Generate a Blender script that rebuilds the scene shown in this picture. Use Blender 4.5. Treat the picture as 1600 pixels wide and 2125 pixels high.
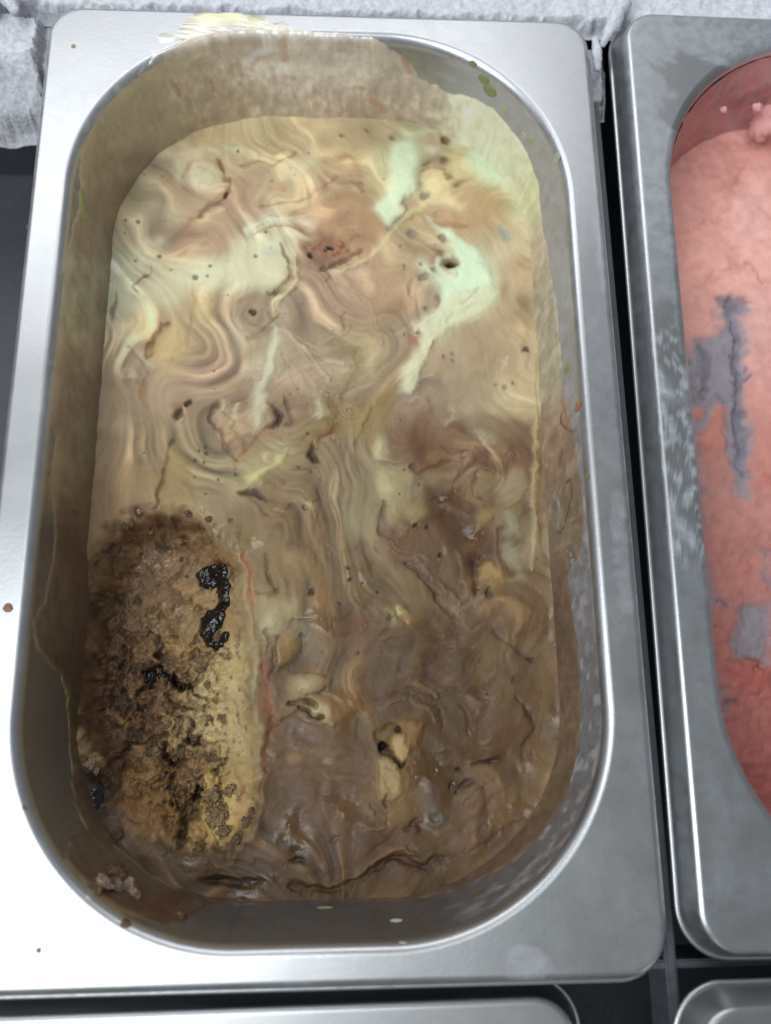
# Two steel food pans of ice cream in a frosted freezer cabinet, seen from close above.
# Lengths are written in millimetres and scaled to metres (MM) when meshes are made.
import bpy, bmesh, math, random
import numpy as np
MM = 0.001
for o in list(bpy.data.objects):
    bpy.data.objects.remove(o, do_unlink=True)
sc = bpy.context.scene
C = sc.collection
# ------------------------------------------------------------------ camera
F_PX, RX, RY, RZ, CX, CY, CZ = [1680.0,.24864,-.04583,-.01189,7.35985,-74.21882,200.57636]
cam = bpy.data.cameras.new('camera')
cam.sensor_fit = 'HORIZONTAL'; cam.sensor_width = 36.0; cam.lens = 36.0*F_PX/1600.0
cam.clip_start = 0.01; cam.clip_end = 20.0
cam.dof.use_dof = True; cam.dof.focus_distance = 0.228; cam.dof.aperture_fstop = 10.0
co = bpy.data.objects.new('camera', cam); C.objects.link(co)
co.location = (CX*MM, CY*MM, CZ*MM); co.rotation_euler = (RX, RY, RZ)
sc.camera = co
# ------------------------------------------------------------------ light: shop ceiling
w = bpy.data.worlds.new('World'); sc.world = w; w.use_nodes = True
bg = w.node_tree.nodes['Background']
bg.inputs['Color'].default_value = (0.90, 0.95, 1.0, 1); bg.inputs['Strength'].default_value = 0.22
def area(name, loc, target, sx, sy, power, col):
    l = bpy.data.lights.new(name, 'AREA'); l.shape = 'RECTANGLE'; l.size = sx; l.size_y = sy
    l.energy = power; l.color = col
    o = bpy.data.objects.new(name, l); C.objects.link(o); o.location = loc
    d = [target[i]-loc[i] for i in range(3)]
    from mathutils import Vector
    o.rotation_euler = Vector(d).to_track_quat('-Z', 'Y').to_euler()
    return o
area('ceiling_lamp', (-0.56, -0.32, 1.10), (-0.03, 0.0, 0.0), 0.62, 1.25, 15.5, (0.93, 0.98, 1.0))
area('cabinet_lamp', (-0.12, 0.55, 0.62), (0.0, 0.05, 0.0), 0.75, 0.28, 2.6, (0.97, 0.98, 1.0))
sc.view_settings.view_transform = 'Standard'; sc.view_settings.look = 'None'
sc.view_settings.exposure = 0.0; sc.view_settings.gamma = 1.0
sc.render.engine = 'CYCLES'
# ------------------------------------------------------------------ helpers: noise, painting, meshes
rng = np.random.default_rng(7)
TAB = rng.random((256, 256)).astype(np.float32)*2-1
def vnoise(x, y, s=0):
    x = np.asarray(x, np.float32)+17.3*s; y = np.asarray(y, np.float32)+41.7*s
    ix = np.floor(x).astype(np.int64); iy = np.floor(y).astype(np.int64)
    fx = x-ix; fy = y-iy
    fx = fx*fx*fx*(fx*(fx*6-15)+10); fy = fy*fy*fy*(fy*(fy*6-15)+10)
    a = TAB[ix & 255, iy & 255]; b = TAB[(ix+1) & 255, iy & 255]
    c = TAB[ix & 255, (iy+1) & 255]; d = TAB[(ix+1) & 255, (iy+1) & 255]
    return (a+(b-a)*fx)+((c+(d-c)*fx)-(a+(b-a)*fx))*fy
def fbm(x, y, oct=4, s=0, g=.5):
    r = 0; a = 1.; n = 0.
    ca, sa = math.cos(.6), math.sin(.6)
    for k in range(oct):
        r = r+a*vnoise(x, y, s+k*3); n += a; a *= g
        x, y = (ca*x-sa*y)*2.03, (sa*x+ca*y)*2.03
    return r/n*1.5
def sstep(x):
    x = np.clip(x, 0, 1); return x*x*(3-2*x)
def poly_sd(x, y, P):
    P = np.asarray(P, np.float32); d = np.full(x.shape, 1e9, np.float32); ins = np.zeros(x.shape, bool)
    for i in range(len(P)):
        a = P[i]; b = P[(i+1) % len(P)]; e = b-a; l = max(float(e@e), 1e-9)
        t = np.clip(((x-a[0])*e[0]+(y-a[1])*e[1])/l, 0, 1)
        d = np.minimum(d, (x-a[0]-t*e[0])**2+(y-a[1]-t*e[1])**2)
        if a[1] != b[1]:
            ins ^= ((a[1] > y) != (b[1] > y)) & (x < (b[0]-a[0])*(y-a[1])/(b[1]-a[1])+a[0])
    d = np.sqrt(d); return np.where(ins, -d, d)
def spline(P, n=5):
    P = [np.array(p, float) for p in P]
    if len(P) < 3: return np.array(P)
    Q = [2*P[0]-P[1]]+P+[2*P[-1]-P[-2]]; o = []
    for i in range(1, len(Q)-2):
        a, b, c, d = Q[i-1:i+3]
        for k in range(n):
            t = k/n
            o.append(.5*((2*b)+(-a+c)*t+(2*a-5*b+4*c-d)*t*t+(-a+3*b-3*c+d)*t**3))
    o.append(P[-1]); return np.array(o)
def paint(X, Y, strokes, col, h, hs=1.0):
    for s in strokes:
        s = list(s)
        if s[0] == 'P': s[4] *= 1.5; s[3] = s[3]**.8
        elif s[0] == 'S': s[6] = .9; s[4] = s[4]**.8*(.75 if max(s[2]) < .6 else 1.); s[5] *= .6 if max(s[2]) < .6 and s[5] < 0 else 1.
        elif s[6] < .9: s[7] = max(s[7], .6)
        if s[0] == 'S':
            pts = spline(s[1]); wd = s[2]; c, al, dz, so = s[3:7]; m = max(wd)*2.6+1
            sel = np.nonzero((X > pts[:, 0].min()-m) & (X < pts[:, 0].max()+m) & (Y > pts[:, 1].min()-m) & (Y < pts[:, 1].max()+m))[0]
            if not len(sel): continue
            x = X[sel]; y = Y[sel]; best = np.full(len(sel), 1e9, np.float32)
            n = len(pts)-1
            for i in range(n):
                a = pts[i]; e = pts[i+1]-a; l = max(float(e@e), 1e-9)
                t = np.clip(((x-a[0])*e[0]+(y-a[1])*e[1])/l, 0, 1)
                d = np.sqrt((x-a[0]-t*e[0])**2+(y-a[1]-t*e[1])**2)
                u = (i+t)/n
                taper = np.clip(np.minimum(u, 1-u)*n*1.2+.45, .45, 1) if n > 2 else 1.
                best = np.minimum(best, d/((wd[0]+(wd[1]-wd[0])*u)*taper))
            nz = vnoise(x/2.1, y/2.1, 7)+.5*vnoise(x/.9, y/.9, 8)
            best = best/(1+.42*nz); 
            mk = sstep((1+so-best)/(2*so))*np.clip(.80+.45*vnoise(x/3.2, y/3.2, 9), .25, 1); hz = dz*np.exp(-(best*.95)**2)*np.clip(.85+.5*vnoise(x/4, y/4, 12), .2, 1.3)
        elif s[0] == 'P':
            P = np.array(s[1]); c, al, so, dz = s[2:6]; m = so*2+1
            sel = np.nonzero((X > P[:, 0].min()-m) & (X < P[:, 0].max()+m) & (Y > P[:, 1].min()-m) & (Y < P[:, 1].max()+m))[0]
            if not len(sel): continue
            sd = poly_sd(X[sel], Y[sel], P); mk = sstep(.5-sd/(so*1.6)); hz = dz*sstep(.5-sd/(so*1.2+.8))
        else:
            (x0, y0), rx, ry, rot, c, al, so, dz = s[1:9]; m = max(rx, ry)*(1+so)+.5
            sel = np.nonzero((abs(X-x0) < m) & (abs(Y-y0) < m))[0]
            if not len(sel): continue
            a = math.radians(rot); dx = X[sel]-x0; dy = Y[sel]-y0
            e = np.sqrt(((dx*math.cos(a)+dy*math.sin(a))/rx)**2+((-dx*math.sin(a)+dy*math.cos(a))/ry)**2)
            mk = sstep((1+so-e)/(2*so)); hz = dz*sstep((1.15-e)/.9)
        mk = (mk*al)[:, None]
        col[sel] = col[sel]*(1-mk)+np.array(c, np.float32)*mk
        h[sel] += hz*hs
def rbf(X, Y, ctrl, sig, step=1.5, Z=None):
    """soft patches of colour, looked up on a coarse grid"""
    c = np.array(ctrl, np.float32)
    x0, x1, y0, y1 = X.min()-1, X.max()+1, Y.min()-1, Y.max()+1
    gx = np.arange(x0, x1+step, step, np.float32); gy = np.arange(y0, y1+step, step, np.float32)
    GX, GY = np.meshgrid(gx, gy); acc = np.zeros(GX.shape+(3,), np.float32); wt = np.full(GX.shape, 1e-12, np.float32)
    for q in c:
        k = np.exp(-((GX-q[0])**2+(GY-q[1])**2)/(2*sig*sig))+1e-9/(1+(GX-q[0])**2+(GY-q[1])**2)
        wt += k; acc += k[..., None]*q[2:5]
    acc /= wt[..., None]
    fx = np.clip((X-x0)/step, 0, len(gx)-1.001); fy = np.clip((Y-y0)/step, 0, len(gy)-1.001)
    ix = fx.astype(int); iy = fy.astype(int); fx = (fx-ix)[:, None]; fy = (fy-iy)[:, None]
    return (acc[iy, ix]*(1-fx)+acc[iy, ix+1]*fx)*(1-fy)+(acc[iy+1, ix]*(1-fx)+acc[iy+1, ix+1]*fx)*fy
def mesh_np(name, V, quads, mat, parent=None, cols=None, smooth=True, extra=None):
    """V in millimetres, quads (n,4) or list of face lists"""
    me = bpy.data.meshes.new(name); V = np.asarray(V, np.float32)*MM
    if isinstance(quads, np.ndarray):
        nf = len(quads); k = quads.shape[1]
        me.vertices.add(len(V)); me.vertices.foreach_set('co', V.ravel())
        me.loops.add(nf*k); me.loops.foreach_set('vertex_index', quads.astype(np.int32).ravel())
        me.polygons.add(nf); me.polygons.foreach_set('loop_start', np.arange(0, nf*k, k, dtype=np.int32))
        me.update(calc_edges=True); me.validate()
    else:
        me.from_pydata(V.tolist(), [], quads)
    me.polygons.foreach_set('use_smooth', np.full(len(me.polygons), smooth))
    for nm, c in ([('Col', cols)] if cols is not None else [])+(extra or []):
        at = me.attributes.new(nm, 'FLOAT_COLOR', 'POINT')
        c4 = np.ones((len(V), 4), np.float32); c4[:, :c.shape[1]] = c
        at.data.foreach_set('color', c4.ravel())
    me.materials.append(mat); me.update()
    o = bpy.data.objects.new(name, me); C.objects.link(o)
    if parent: o.parent = parent
    return o
def grid_quads(nr, nc, wrap=False):
    r = np.arange(nr-1)[:, None]; c = np.arange(nc if wrap else nc-1)[None, :]; c2 = (c+1) % nc
    return np.stack([r*nc+c, r*nc+c2, (r+1)*nc+c2, (r+1)*nc+c], -1).reshape(-1, 4)
def empty(name, loc=(0, 0, 0), rz=0.):
    o = bpy.data.objects.new(name, None); C.objects.link(o)
    o.location = [v*MM for v in loc]; o.rotation_euler = (0, 0, rz); o.empty_display_size = .02
    return o
def tag(o, label, cat, group=None):
    o['label'] = label; o['category'] = cat
    if group: o['group'] = group
    return o
def structure(o): o['kind'] = 'structure'; return o
#@GEOM
def ring(a, b, r, z, ns=100, nl=200, nc=140):
    """rounded rectangle, half sizes a (x) and b (y), corner radius r; same sampling for every ring"""
    o = []
    def lin_(p, q, n):
        for i in range(n): o.append((p[0]+(q[0]-p[0])*i/n, p[1]+(q[1]-p[1])*i/n, z))
    def arc(cx, cy, a0, n):
        for i in range(n):
            t = a0-math.pi/2*i/n; o.append((cx+r*math.cos(t), cy+r*math.sin(t), z))
    lin_((-(a-r), b), (a-r, b), ns); arc(a-r, b-r, math.pi/2, nc)
    lin_((a, b-r), (a, -(b-r)), nl); arc(a-r, -(b-r), 0, nc)
    lin_((a-r, -b), (-(a-r), -b), ns); arc(-(a-r), -(b-r), -math.pi/2, nc)
    lin_((-a, -(b-r)), (-a, b-r), nl); arc(-(a-r), b-r, -math.pi, nc)
    return np.array(o)
def wall_at(z):
    """inner wall: half sizes and corner radius at height z (below the rim fillet)"""
    k = (-2.5-z)*0.125
    return (70.1-k, 123.6-k, 52.5-k, z)
def flange_at(f): return (79.2+(72.6-79.2)*f, 130.7+(126.1-130.7)*f, 8.6+(55-8.6)*f, 0.0)
def fillet_at(t):
    s, c = math.sin(t*math.pi/2*.92), math.cos(t*math.pi/2*.92); return (72.6-2.5*s, 126.1-2.5*s, 55-2.5*s, -2.5+2.5*c)
def coat_profile():
    """profile followed by the dried coat: across the flange, over the fillet, down the wall; q is the distance in mm"""
    out = [(-6.4*(1-f), flange_at(f)) for f in np.linspace(0, 1, 14)[:-1]]
    out += [(3.9*t, fillet_at(t)) for t in np.linspace(0, 1, 8)]
    out += [(3.9-(z+2.5), wall_at(z)) for z in np.linspace(-3.2, -50, 96)]
    return out
#@ENDGEOM
# ------------------------------------------------------------------ materials
def new_mat(name):
    m = bpy.data.materials.new(name); m.use_nodes = True
    nt = m.node_tree; return m, nt, nt.nodes['Principled BSDF']
def node(nt, typ, **kw):
    n = nt.nodes.new(typ)
    for k, v in kw.items(): setattr(n, k, v)
    return n
def noise_node(nt, scale, detail=3., rough=.5, coord=None):
    n = node(nt, 'ShaderNodeTexNoise'); n.inputs['Scale'].default_value = scale
    n.inputs['Detail'].default_value = detail; n.inputs['Roughness'].default_value = rough
    if coord: nt.links.new(coord, n.inputs['Vector'])
    return n
def ramp(nt, src, lo, hi, a, b):
    n = node(nt, 'ShaderNodeMapRange'); n.inputs[1].default_value = lo; n.inputs[2].default_value = hi
    n.inputs[3].default_value = a; n.inputs[4].default_value = b; nt.links.new(src, n.inputs[0]); return n.outputs[0]
def steel(name, rough=.3, film=False, base=(.445, .455, .465)):
    m, nt, p = new_mat(name); L = nt.links.new
    tc = node(nt, 'ShaderNodeTexCoord')
    p.inputs['Metallic'].default_value = 1.
    big = noise_node(nt, 38., 4., .6, tc.outputs['Object']); fine = noise_node(nt, 900., 2., .6, tc.outputs['Object'])
    L(ramp(nt, big.outputs['Fac'], .3, .7, rough-.02, rough+.04), p.inputs['Roughness'])
    mix = node(nt, 'ShaderNodeMix', data_type='RGBA'); L(big.outputs['Fac'], mix.inputs[0])
    mix.inputs[6].default_value = tuple(v*.97 for v in base)+(1,); mix.inputs[7].default_value = tuple(v*1.03 for v in base)+(1,)
    L(mix.outputs[2], p.inputs['Base Color'])
    b = node(nt, 'ShaderNodeBump'); b.inputs['Strength'].default_value = .05; b.inputs['Distance'].default_value = .0004
    L(fine.outputs['Fac'], b.inputs['Height'])
    b2 = node(nt, 'ShaderNodeBump'); b2.inputs['Strength'].default_value = .10; b2.inputs['Distance'].default_value = .002
    wav = noise_node(nt, 22., 1., .4, tc.outputs['Object']); L(wav.outputs['Fac'], b2.inputs['Height']); L(b.outputs[0], b2.inputs['Normal'])
    L(b2.outputs[0], p.inputs['Normal'])
    if film:
        at = node(nt, 'ShaderNodeAttribute', attribute_name='Film')
        d = node(nt, 'ShaderNodeBsdfPrincipled'); L(at.outputs['Color'], d.inputs['Base Color']); d.inputs['Roughness'].default_value = .6
        sp = noise_node(nt, 260., 4., .7, tc.outputs['Object'])
        f = node(nt, 'ShaderNodeMath', operation='MULTIPLY'); L(at.outputs['Alpha'], f.inputs[0]); L(ramp(nt, sp.outputs['Fac'], .3, .62, .35, 1.15), f.inputs[1]); f.use_clamp = True
        ms = node(nt, 'ShaderNodeMixShader'); L(f.outputs[0], ms.inputs[0]); L(p.outputs[0], ms.inputs[1]); L(d.outputs[0], ms.inputs[2])
        L(ms.outputs[0], nt.nodes['Material Output'].inputs['Surface'])
    return m
def cream(name, rough=.42, bump=.25, sss=.06, thin=False, scale=700.):
    """melting ice cream: colour from the Col attribute, fine grain and relief"""
    m, nt, p = new_mat(name); L = nt.links.new
    tc = node(nt, 'ShaderNodeTexCoord'); at = node(nt, 'ShaderNodeAttribute', attribute_name='Col')
    n1 = noise_node(nt, scale, 4., .65, tc.outputs['Object']); n2 = noise_node(nt, scale*2.6, 2., .6, tc.outputs['Object'])
    mul = node(nt, 'ShaderNodeMix', data_type='RGBA', blend_type='MULTIPLY'); mul.inputs[0].default_value = 1.
    g = ramp(nt, n1.outputs['Fac'], .25, .75, .95, 1.05); cmb = node(nt, 'ShaderNodeCombineColor')
    for i in range(3): L(g, cmb.inputs[i])
    L(at.outputs['Color'], mul.inputs[6]); L(cmb.outputs[0], mul.inputs[7]); L(mul.outputs[2], p.inputs['Base Color'])
    n3 = noise_node(nt, 75., 4., .65, tc.outputs['Object'])
    L(ramp(nt, n3.outputs['Fac'], .53, .66, rough+.14, rough-.24), p.inputs['Roughness'])
    p.inputs['Specular IOR Level'].default_value = .30
    if sss:
        p.inputs['Subsurface Weight'].default_value = sss; p.inputs['Subsurface Radius'].default_value = (1., .6, .35); p.inputs['Subsurface Scale'].default_value = .0015
    b = node(nt, 'ShaderNodeBump'); b.inputs['Strength'].default_value = bump; b.inputs['Distance'].default_value = .0006
    L(n1.outputs['Fac'], b.inputs['Height'])
    b2 = node(nt, 'ShaderNodeBump'); b2.inputs['Strength'].default_value = bump*.7; b2.inputs['Distance'].default_value = .0003
    L(n2.outputs['Fac'], b2.inputs['Height']); L(b.outputs[0], b2.inputs['Normal']); L(b2.outputs[0], p.inputs['Normal'])
    if thin:      # thin film: the steel shows through
        st = node(nt, 'ShaderNodeBsdfPrincipled'); st.inputs['Metallic'].default_value = 1.; st.inputs['Roughness'].default_value = .34
        st.inputs['Base Color'].default_value = (.55, .55, .54, 1)
        ms = node(nt, 'ShaderNodeMixShader'); L(at.outputs['Alpha'], ms.inputs[0]); L(st.outputs[0], ms.inputs[1]); L(p.outputs[0], ms.inputs[2])
        L(ms.outputs[0], nt.nodes['Material Output'].inputs['Surface'])
    return m
def plain(name, col, rough=.5, var=.15, scale=400., bump=.3, dist=.0006, sss=0., coat=0.):
    m, nt, p = new_mat(name); L = nt.links.new
    tc = node(nt, 'ShaderNodeTexCoord'); n1 = noise_node(nt, scale, 4., .6, tc.outputs['Object'])
    mix = node(nt, 'ShaderNodeMix', data_type='RGBA'); L(ramp(nt, n1.outputs['Fac'], .3, .7, 0, 1), mix.inputs[0])
    mix.inputs[6].default_value = tuple(v*(1-var) for v in col)+(1,); mix.inputs[7].default_value = tuple(min(1, v*(1+var)) for v in col)+(1,)
    L(mix.outputs[2], p.inputs['Base Color']); p.inputs['Roughness'].default_value = rough
    b = node(nt, 'ShaderNodeBump'); b.inputs['Strength'].default_value = bump; b.inputs['Distance'].default_value = dist
    L(n1.outputs['Fac'], b.inputs['Height']); L(b.outputs[0], p.inputs['Normal'])
    if sss: p.inputs['Subsurface Weight'].default_value = sss; p.inputs['Subsurface Scale'].default_value = .002
    if coat: p.inputs['Coat Weight'].default_value = coat; p.inputs['Coat Roughness'].default_value = .08
    return m
M_STEEL = steel('satin_steel', .33, film=True)
M_STEEL2 = steel('worn_steel', .34, film=True)
M_CREAM = cream('coffee_ice_cream', .36, .04)
M_COAT = cream('dried_cream_coat', .45, .3, .0, thin=True)
M_STRAW = cream('strawberry_ice_cream', .55, .09, .10, scale=480.)
M_DARK = plain('dark_cabinet_lining', (.05, .053, .065), .45)
M_RAIL = plain('cabinet_rail', (.075, .08, .095), .45)
M_FROST = plain('frost', (.60, .61, .66), .8, .16, 700., .6, .0008)
M_FUDGE = plain('glossy_fudge', (.010, .007, .006), .20, .3, 250., .10, .0008)
M_CRUMB = [plain('cream_crumb', (.42, .28, .13), .65, .45, 1.2, .7, .3), plain('tan_crumb', (.27, .165, .085), .65, .6, 1.4, .7, .3),
           plain('chocolate_crumb', (.050, .028, .018), .5, .5, 1.4, .7, .3), plain('pale_crumb', (.70, .48, .36), .6, .35, 1.3, .7, .3)]
# ------------------------------------------------------------------ setting: cabinet well, rails, frost
def box(name, x0, x1, y0, y1, z0, z1, mat, parent=None, bev=.6):
    bm = bmesh.new(); bmesh.ops.create_cube(bm, size=1)
    for v in bm.verts: v.co = ((x0+x1)/2+v.co.x*(x1-x0), (y0+y1)/2+v.co.y*(y1-y0), (z0+z1)/2+v.co.z*(z1-z0))
    if bev: bmesh.ops.bevel(bm, geom=bm.edges[:], offset=bev, segments=2, affect='EDGES')
    for v in bm.verts: v.co *= MM
    me = bpy.data.meshes.new(name); bm.to_mesh(me); bm.free(); me.materials.append(mat)
    o = bpy.data.objects.new(name, me); C.objects.link(o); o.parent = parent; return o
structure(box('freezer_floor', -260, 360, -330, 260, -112, -106, M_DARK))
structure(box('freezer_back_wall', -260, 360, 152, 160, -106, -9, M_DARK))
rail = structure(box('support_rail', 84.2, 87.0, -330, 112, -26, -12.5, M_RAIL))
structure(box('cross_rail', -260, 360, -134.2, -132.3, -27, -13.5, M_RAIL, bev=.4))
def frost_sheet(name, x0, x1, y0, y1, zf, nx, ny, amp, seed, label=None, skirt=6.):
    gx = np.linspace(x0, x1, nx); gy = np.linspace(y0, y1, ny); X, Y = np.meshgrid(gx, gy); X = X.ravel(); Y = Y.ravel()
    n = fbm(X/8, Y/8, 3, seed)*.8+fbm(X/2.6, Y/2.6, 3, seed+5)*.40
    sp = np.clip(fbm(X/.9, Y/1.1, 3, seed+9), 0, 1)*.12
    edge = np.minimum(np.minimum(X-x0, x1-X), np.minimum(Y-y0, y1-Y)); ej = np.clip((edge-1.0*(1+fbm(X/2, Y/2, 3, seed+2)))/2.0, 0, 1)
    Z = zf(X, Y)+amp*(n+sp)-skirt*(1-sstep(ej))
    V = np.stack([X, Y, Z], 1)
    return mesh_np(name, V, grid_quads(ny, nx)[:, ::-1] if False else grid_quads(ny, nx), M_FROST)
o = structure(frost_sheet('frosted_ledge', -130, 230, 134.2, 170, lambda x, y: -3.6+0*x+np.clip(y-137, 0, 40)*.10, 620, 90, .8, 11))
def left_bank(x, y): return -6-np.clip(121-y, 0, 60)**1.25*.8+np.clip(y-126, 0, 10)*.2
o = structure(frost_sheet('frost_bank', -125, -84.6, 108, 136, left_bank, 130, 130, 1.1, 23))
o = structure(frost_sheet('frost_bridge', 82.0, 92, 115, 136, lambda x, y: -13-.25*np.clip(128-y, 0, 20)+0*x, 50, 80, .9, 31))
def lump(name, path, radii, mat, parent=None, amp=.25, fr=.5, seed=0, nseg=18, flat=1.):
    """irregular solid swept along a path (mm)"""
    P = spline(path, 6); n = len(P); R = np.interp(np.linspace(0, 1, n), np.linspace(0, 1, len(radii)), radii)
    T = np.gradient(P, axis=0); T /= np.linalg.norm(T, axis=1)[:, None]+1e-9
    up = np.array([0, 0, 1.]); V = []
    P2 = np.concatenate([[P[0]-T[0]*R[0]*.8], [P[0]-T[0]*R[0]*.5], P, [P[-1]+T[-1]*R[-1]*.5], [P[-1]+T[-1]*R[-1]*.8]])
    T2 = np.concatenate([T[:1], T[:1], T, T[-1:], T[-1:]]); R2 = np.concatenate([[R[0]*.3, R[0]*.75], R, [R[-1]*.75, R[-1]*.3]])
    for i in range(len(P2)):
        s = np.cross(T2[i], up); s /= np.linalg.norm(s)+1e-9; u = np.cross(s, T2[i])
        for k in range(nseg):
            a = 2*math.pi*k/nseg; dirv = math.cos(a)*s+math.sin(a)*u*flat
            q = P2[i]+dirv*R2[i]
            f = 1+amp*float(fbm(np.array([q[0]*fr+q[2]*.7*fr]), np.array([q[1]*fr-q[2]*.5*fr]), 3, seed)[0])
            V.append(P2[i]+dirv*R2[i]*f)
    n2 = len(P2); q = grid_quads(n2, nseg, True).tolist()
    q.append(list(range(nseg))[::-1]); q.append([(n2-1)*nseg+k for k in range(nseg)])
    return mesh_np(name, np.array(V), q, mat, parent)
ic = tag(lump('ice_chunk', [(92.5, 140, 1), (90.5, 134, 1.5), (87.5, 128.5, 0), (86, 125.5, -2)], [2.2, 2.4, 2.0, 1.0], M_FROST, None, .35, .5, 3), 'finger of white frost hanging between the two pans at the back', 'frost')
ic = tag(lump('ice_chunk', [(83.8, 127.5, -2.5), (84.6, 124, -4), (85.2, 120, -6.0)], [1.2, 1.5, .9], M_FROST, None, .35, .5, 5), 'small frost nub beside the corner of the swirled ice cream pan', 'frost')
ic = tag(lump('ice_chunk', [(-97, 140, 0), (-93, 134, 1), (-90.5, 129.5, 0)], [2.6, 2.8, 1.6], M_FROST, None, .3, .4, 8), 'white frost lump beside the left corner of the swirled pan', 'frost')
ic = tag(lump('ice_chunk', [(-111, 141, 0), (-103, 136, 1.2), (-100.0, 130.5, 0)], [3.2, 3.4, 2.4], M_FROST, None, .3, .4, 9), 'larger frost lump at the far left corner of the picture', 'frost')
# ------------------------------------------------------------------ steel pans
def pan_parts(root, mat, film_fn=None, N=None, coarse=False):
    kw = dict(ns=100, nl=200, nc=140) if not coarse else dict(ns=50, nl=110, nc=60)
    def loft(name, prof):
        R = [ring(*p, **kw) for p in prof]; n = len(R[0]); V = np.concatenate(R)
        film = np.zeros((len(V), 4), np.float32)
        if film_fn: film_fn(V, film)
        return mesh_np(name, V, grid_quads(len(R), n, True), mat, root, None, True, [('Film', film)])
    bead = [(82.9+.62*math.cos(t), 134.6+.62*math.cos(t), 11.8+.62*math.cos(t), -7.9+.62*math.sin(t)) for t in np.linspace(-2.6, 2.2, 12)]
    loft('rolled_edge', bead)
    skirt = [(82.7, 134.3, 11.5, -7.3), (81.9, 133.5, 11.0, -5.0), (81.1, 132.7, 10.2, -2.6)]
    fold = [(79.2+1.5*math.sin(t), 130.7+1.5*math.sin(t), 8.6+1.2*math.sin(t), -1.3+1.3*math.cos(t)) for t in np.linspace(1.2, 0, 9)]
    fl = [flange_at(f) for f in np.linspace(0, 1, 30 if not coarse else 14)]
    loft('rim', skirt+fold+fl[1:])
    fi = [fillet_at(t) for t in np.linspace(0, 1, 9)]
    wa = [wall_at(z) for z in np.linspace(-3.2, -56, 60 if not coarse else 30)]
    a, b, r, z = wa[-1]
    bot = [(a-6*math.sin(t), b-6*math.sin(t), r-4*math.sin(t), z-6+6*math.cos(t)) for t in np.linspace(.2, math.pi/2, 7)]
    bot += [(a-6-k, b-6-k, r-4-k*.7, z-6) for k in (6, 16, 30, 45)]
    o = loft('basin', fi+wa+bot)
    n = len(ring(1, 1, .1, 0, **kw)); k0 = (len(fi)+len(wa)+len(bot)-1)*n
    me = o.data; bm = bmesh.new(); bm.from_mesh(me); bm.verts.ensure_lookup_table()
    try: bm.faces.new([bm.verts[k0+i] for i in range(n)])
    except Exception: pass
    bm.to_mesh(me); bm.free()
    return root
def film3(V, film, pts, rad, col, al, soft=.6, seed=0, fr=.5):
    pts = np.array(pts, float); best = np.full(len(V), 1e9)
    if len(pts) == 1: best = np.linalg.norm(V-pts[0], axis=1)
    for i in range(len(pts)-1):
        a = pts[i]; e = pts[i+1]-a; l = max(float(e@e), 1e-9); t = np.clip(((V-a)@e)/l, 0, 1)
        best = np.minimum(best, np.linalg.norm(V-a-t[:, None]*e, axis=1))
    m = sstep((1+soft-best/rad+.45*fbm(V[:, 0]*fr, V[:, 1]*fr+V[:, 2]*fr, 3, seed))/(2*soft))*al
    film[:, :3] = film[:, :3]*(1-m[:, None])+np.array(col)*m[:, None]; film[:, 3] = np.maximum(film[:, 3], m)
def film_main(V, film):
    X, Y, Z = V.T
    n = fbm(X/14, Y/14, 4, 51)
    film[:, :3] = (.55, .58, .62); film[Z <= -2.4, :3] = (.14, .145, .15); film[:, 3] = np.where(Z > -2.4, np.clip(.06+.06*n+.10*sstep((Y+60)/120)+.20*np.clip((Y-60)/70, 0, 1), 0, .5), .48)
    film3(V, film, [(47.6, -128.6, 0)], 4.6, (.27, .28, .30), .42, .08, fr=.05)                 # round dried water mark
    film3(V, film, [(-3, -128.5, 0)], 3.4, (.45, .46, .48), .22, .2); film3(V, film, [(13, -128.4, 0), (20, -128.3, 0)], 1.5, (.4, .42, .45), .3, .4)
    film3(V, film, [(78, -20, 0), (77.5, -48, 0)], 2.2, (.30, .33, .36), .25, .6); film3(V, film, [(79, 70, 0), (79.5, 40, 0)], 1.6, (.42, .43, .46), .3, .6)
    wall = Z < -2.4
    if wall.any():                                                                            # spotty residue on the bare right wall
        s = (np.clip(fbm(Y/3.2, Z/3.2, 3, 77)-.12, 0, 1)*.8+np.interp(Y, [-115, -60, 30, 90], [.10, .22, .50, .62]))*sstep((X-25)/25)
        film[:, 3] = np.where(wall, np.clip(film[:, 3]+s, 0, .75), film[:, 3]); kf = np.clip(s*1.6, 0, 1)[wall, None]; film[wall, :3] = film[wall, :3]*(1-kf)+kf*np.array([.42, .42, .45])
pan = tag(empty('food_pan'), 'steel pan holding brown and cream swirled ice cream, nearest and largest', 'food pan', 'steel pans in the freezer')
pan_parts(pan, M_STEEL, film_main)
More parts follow.
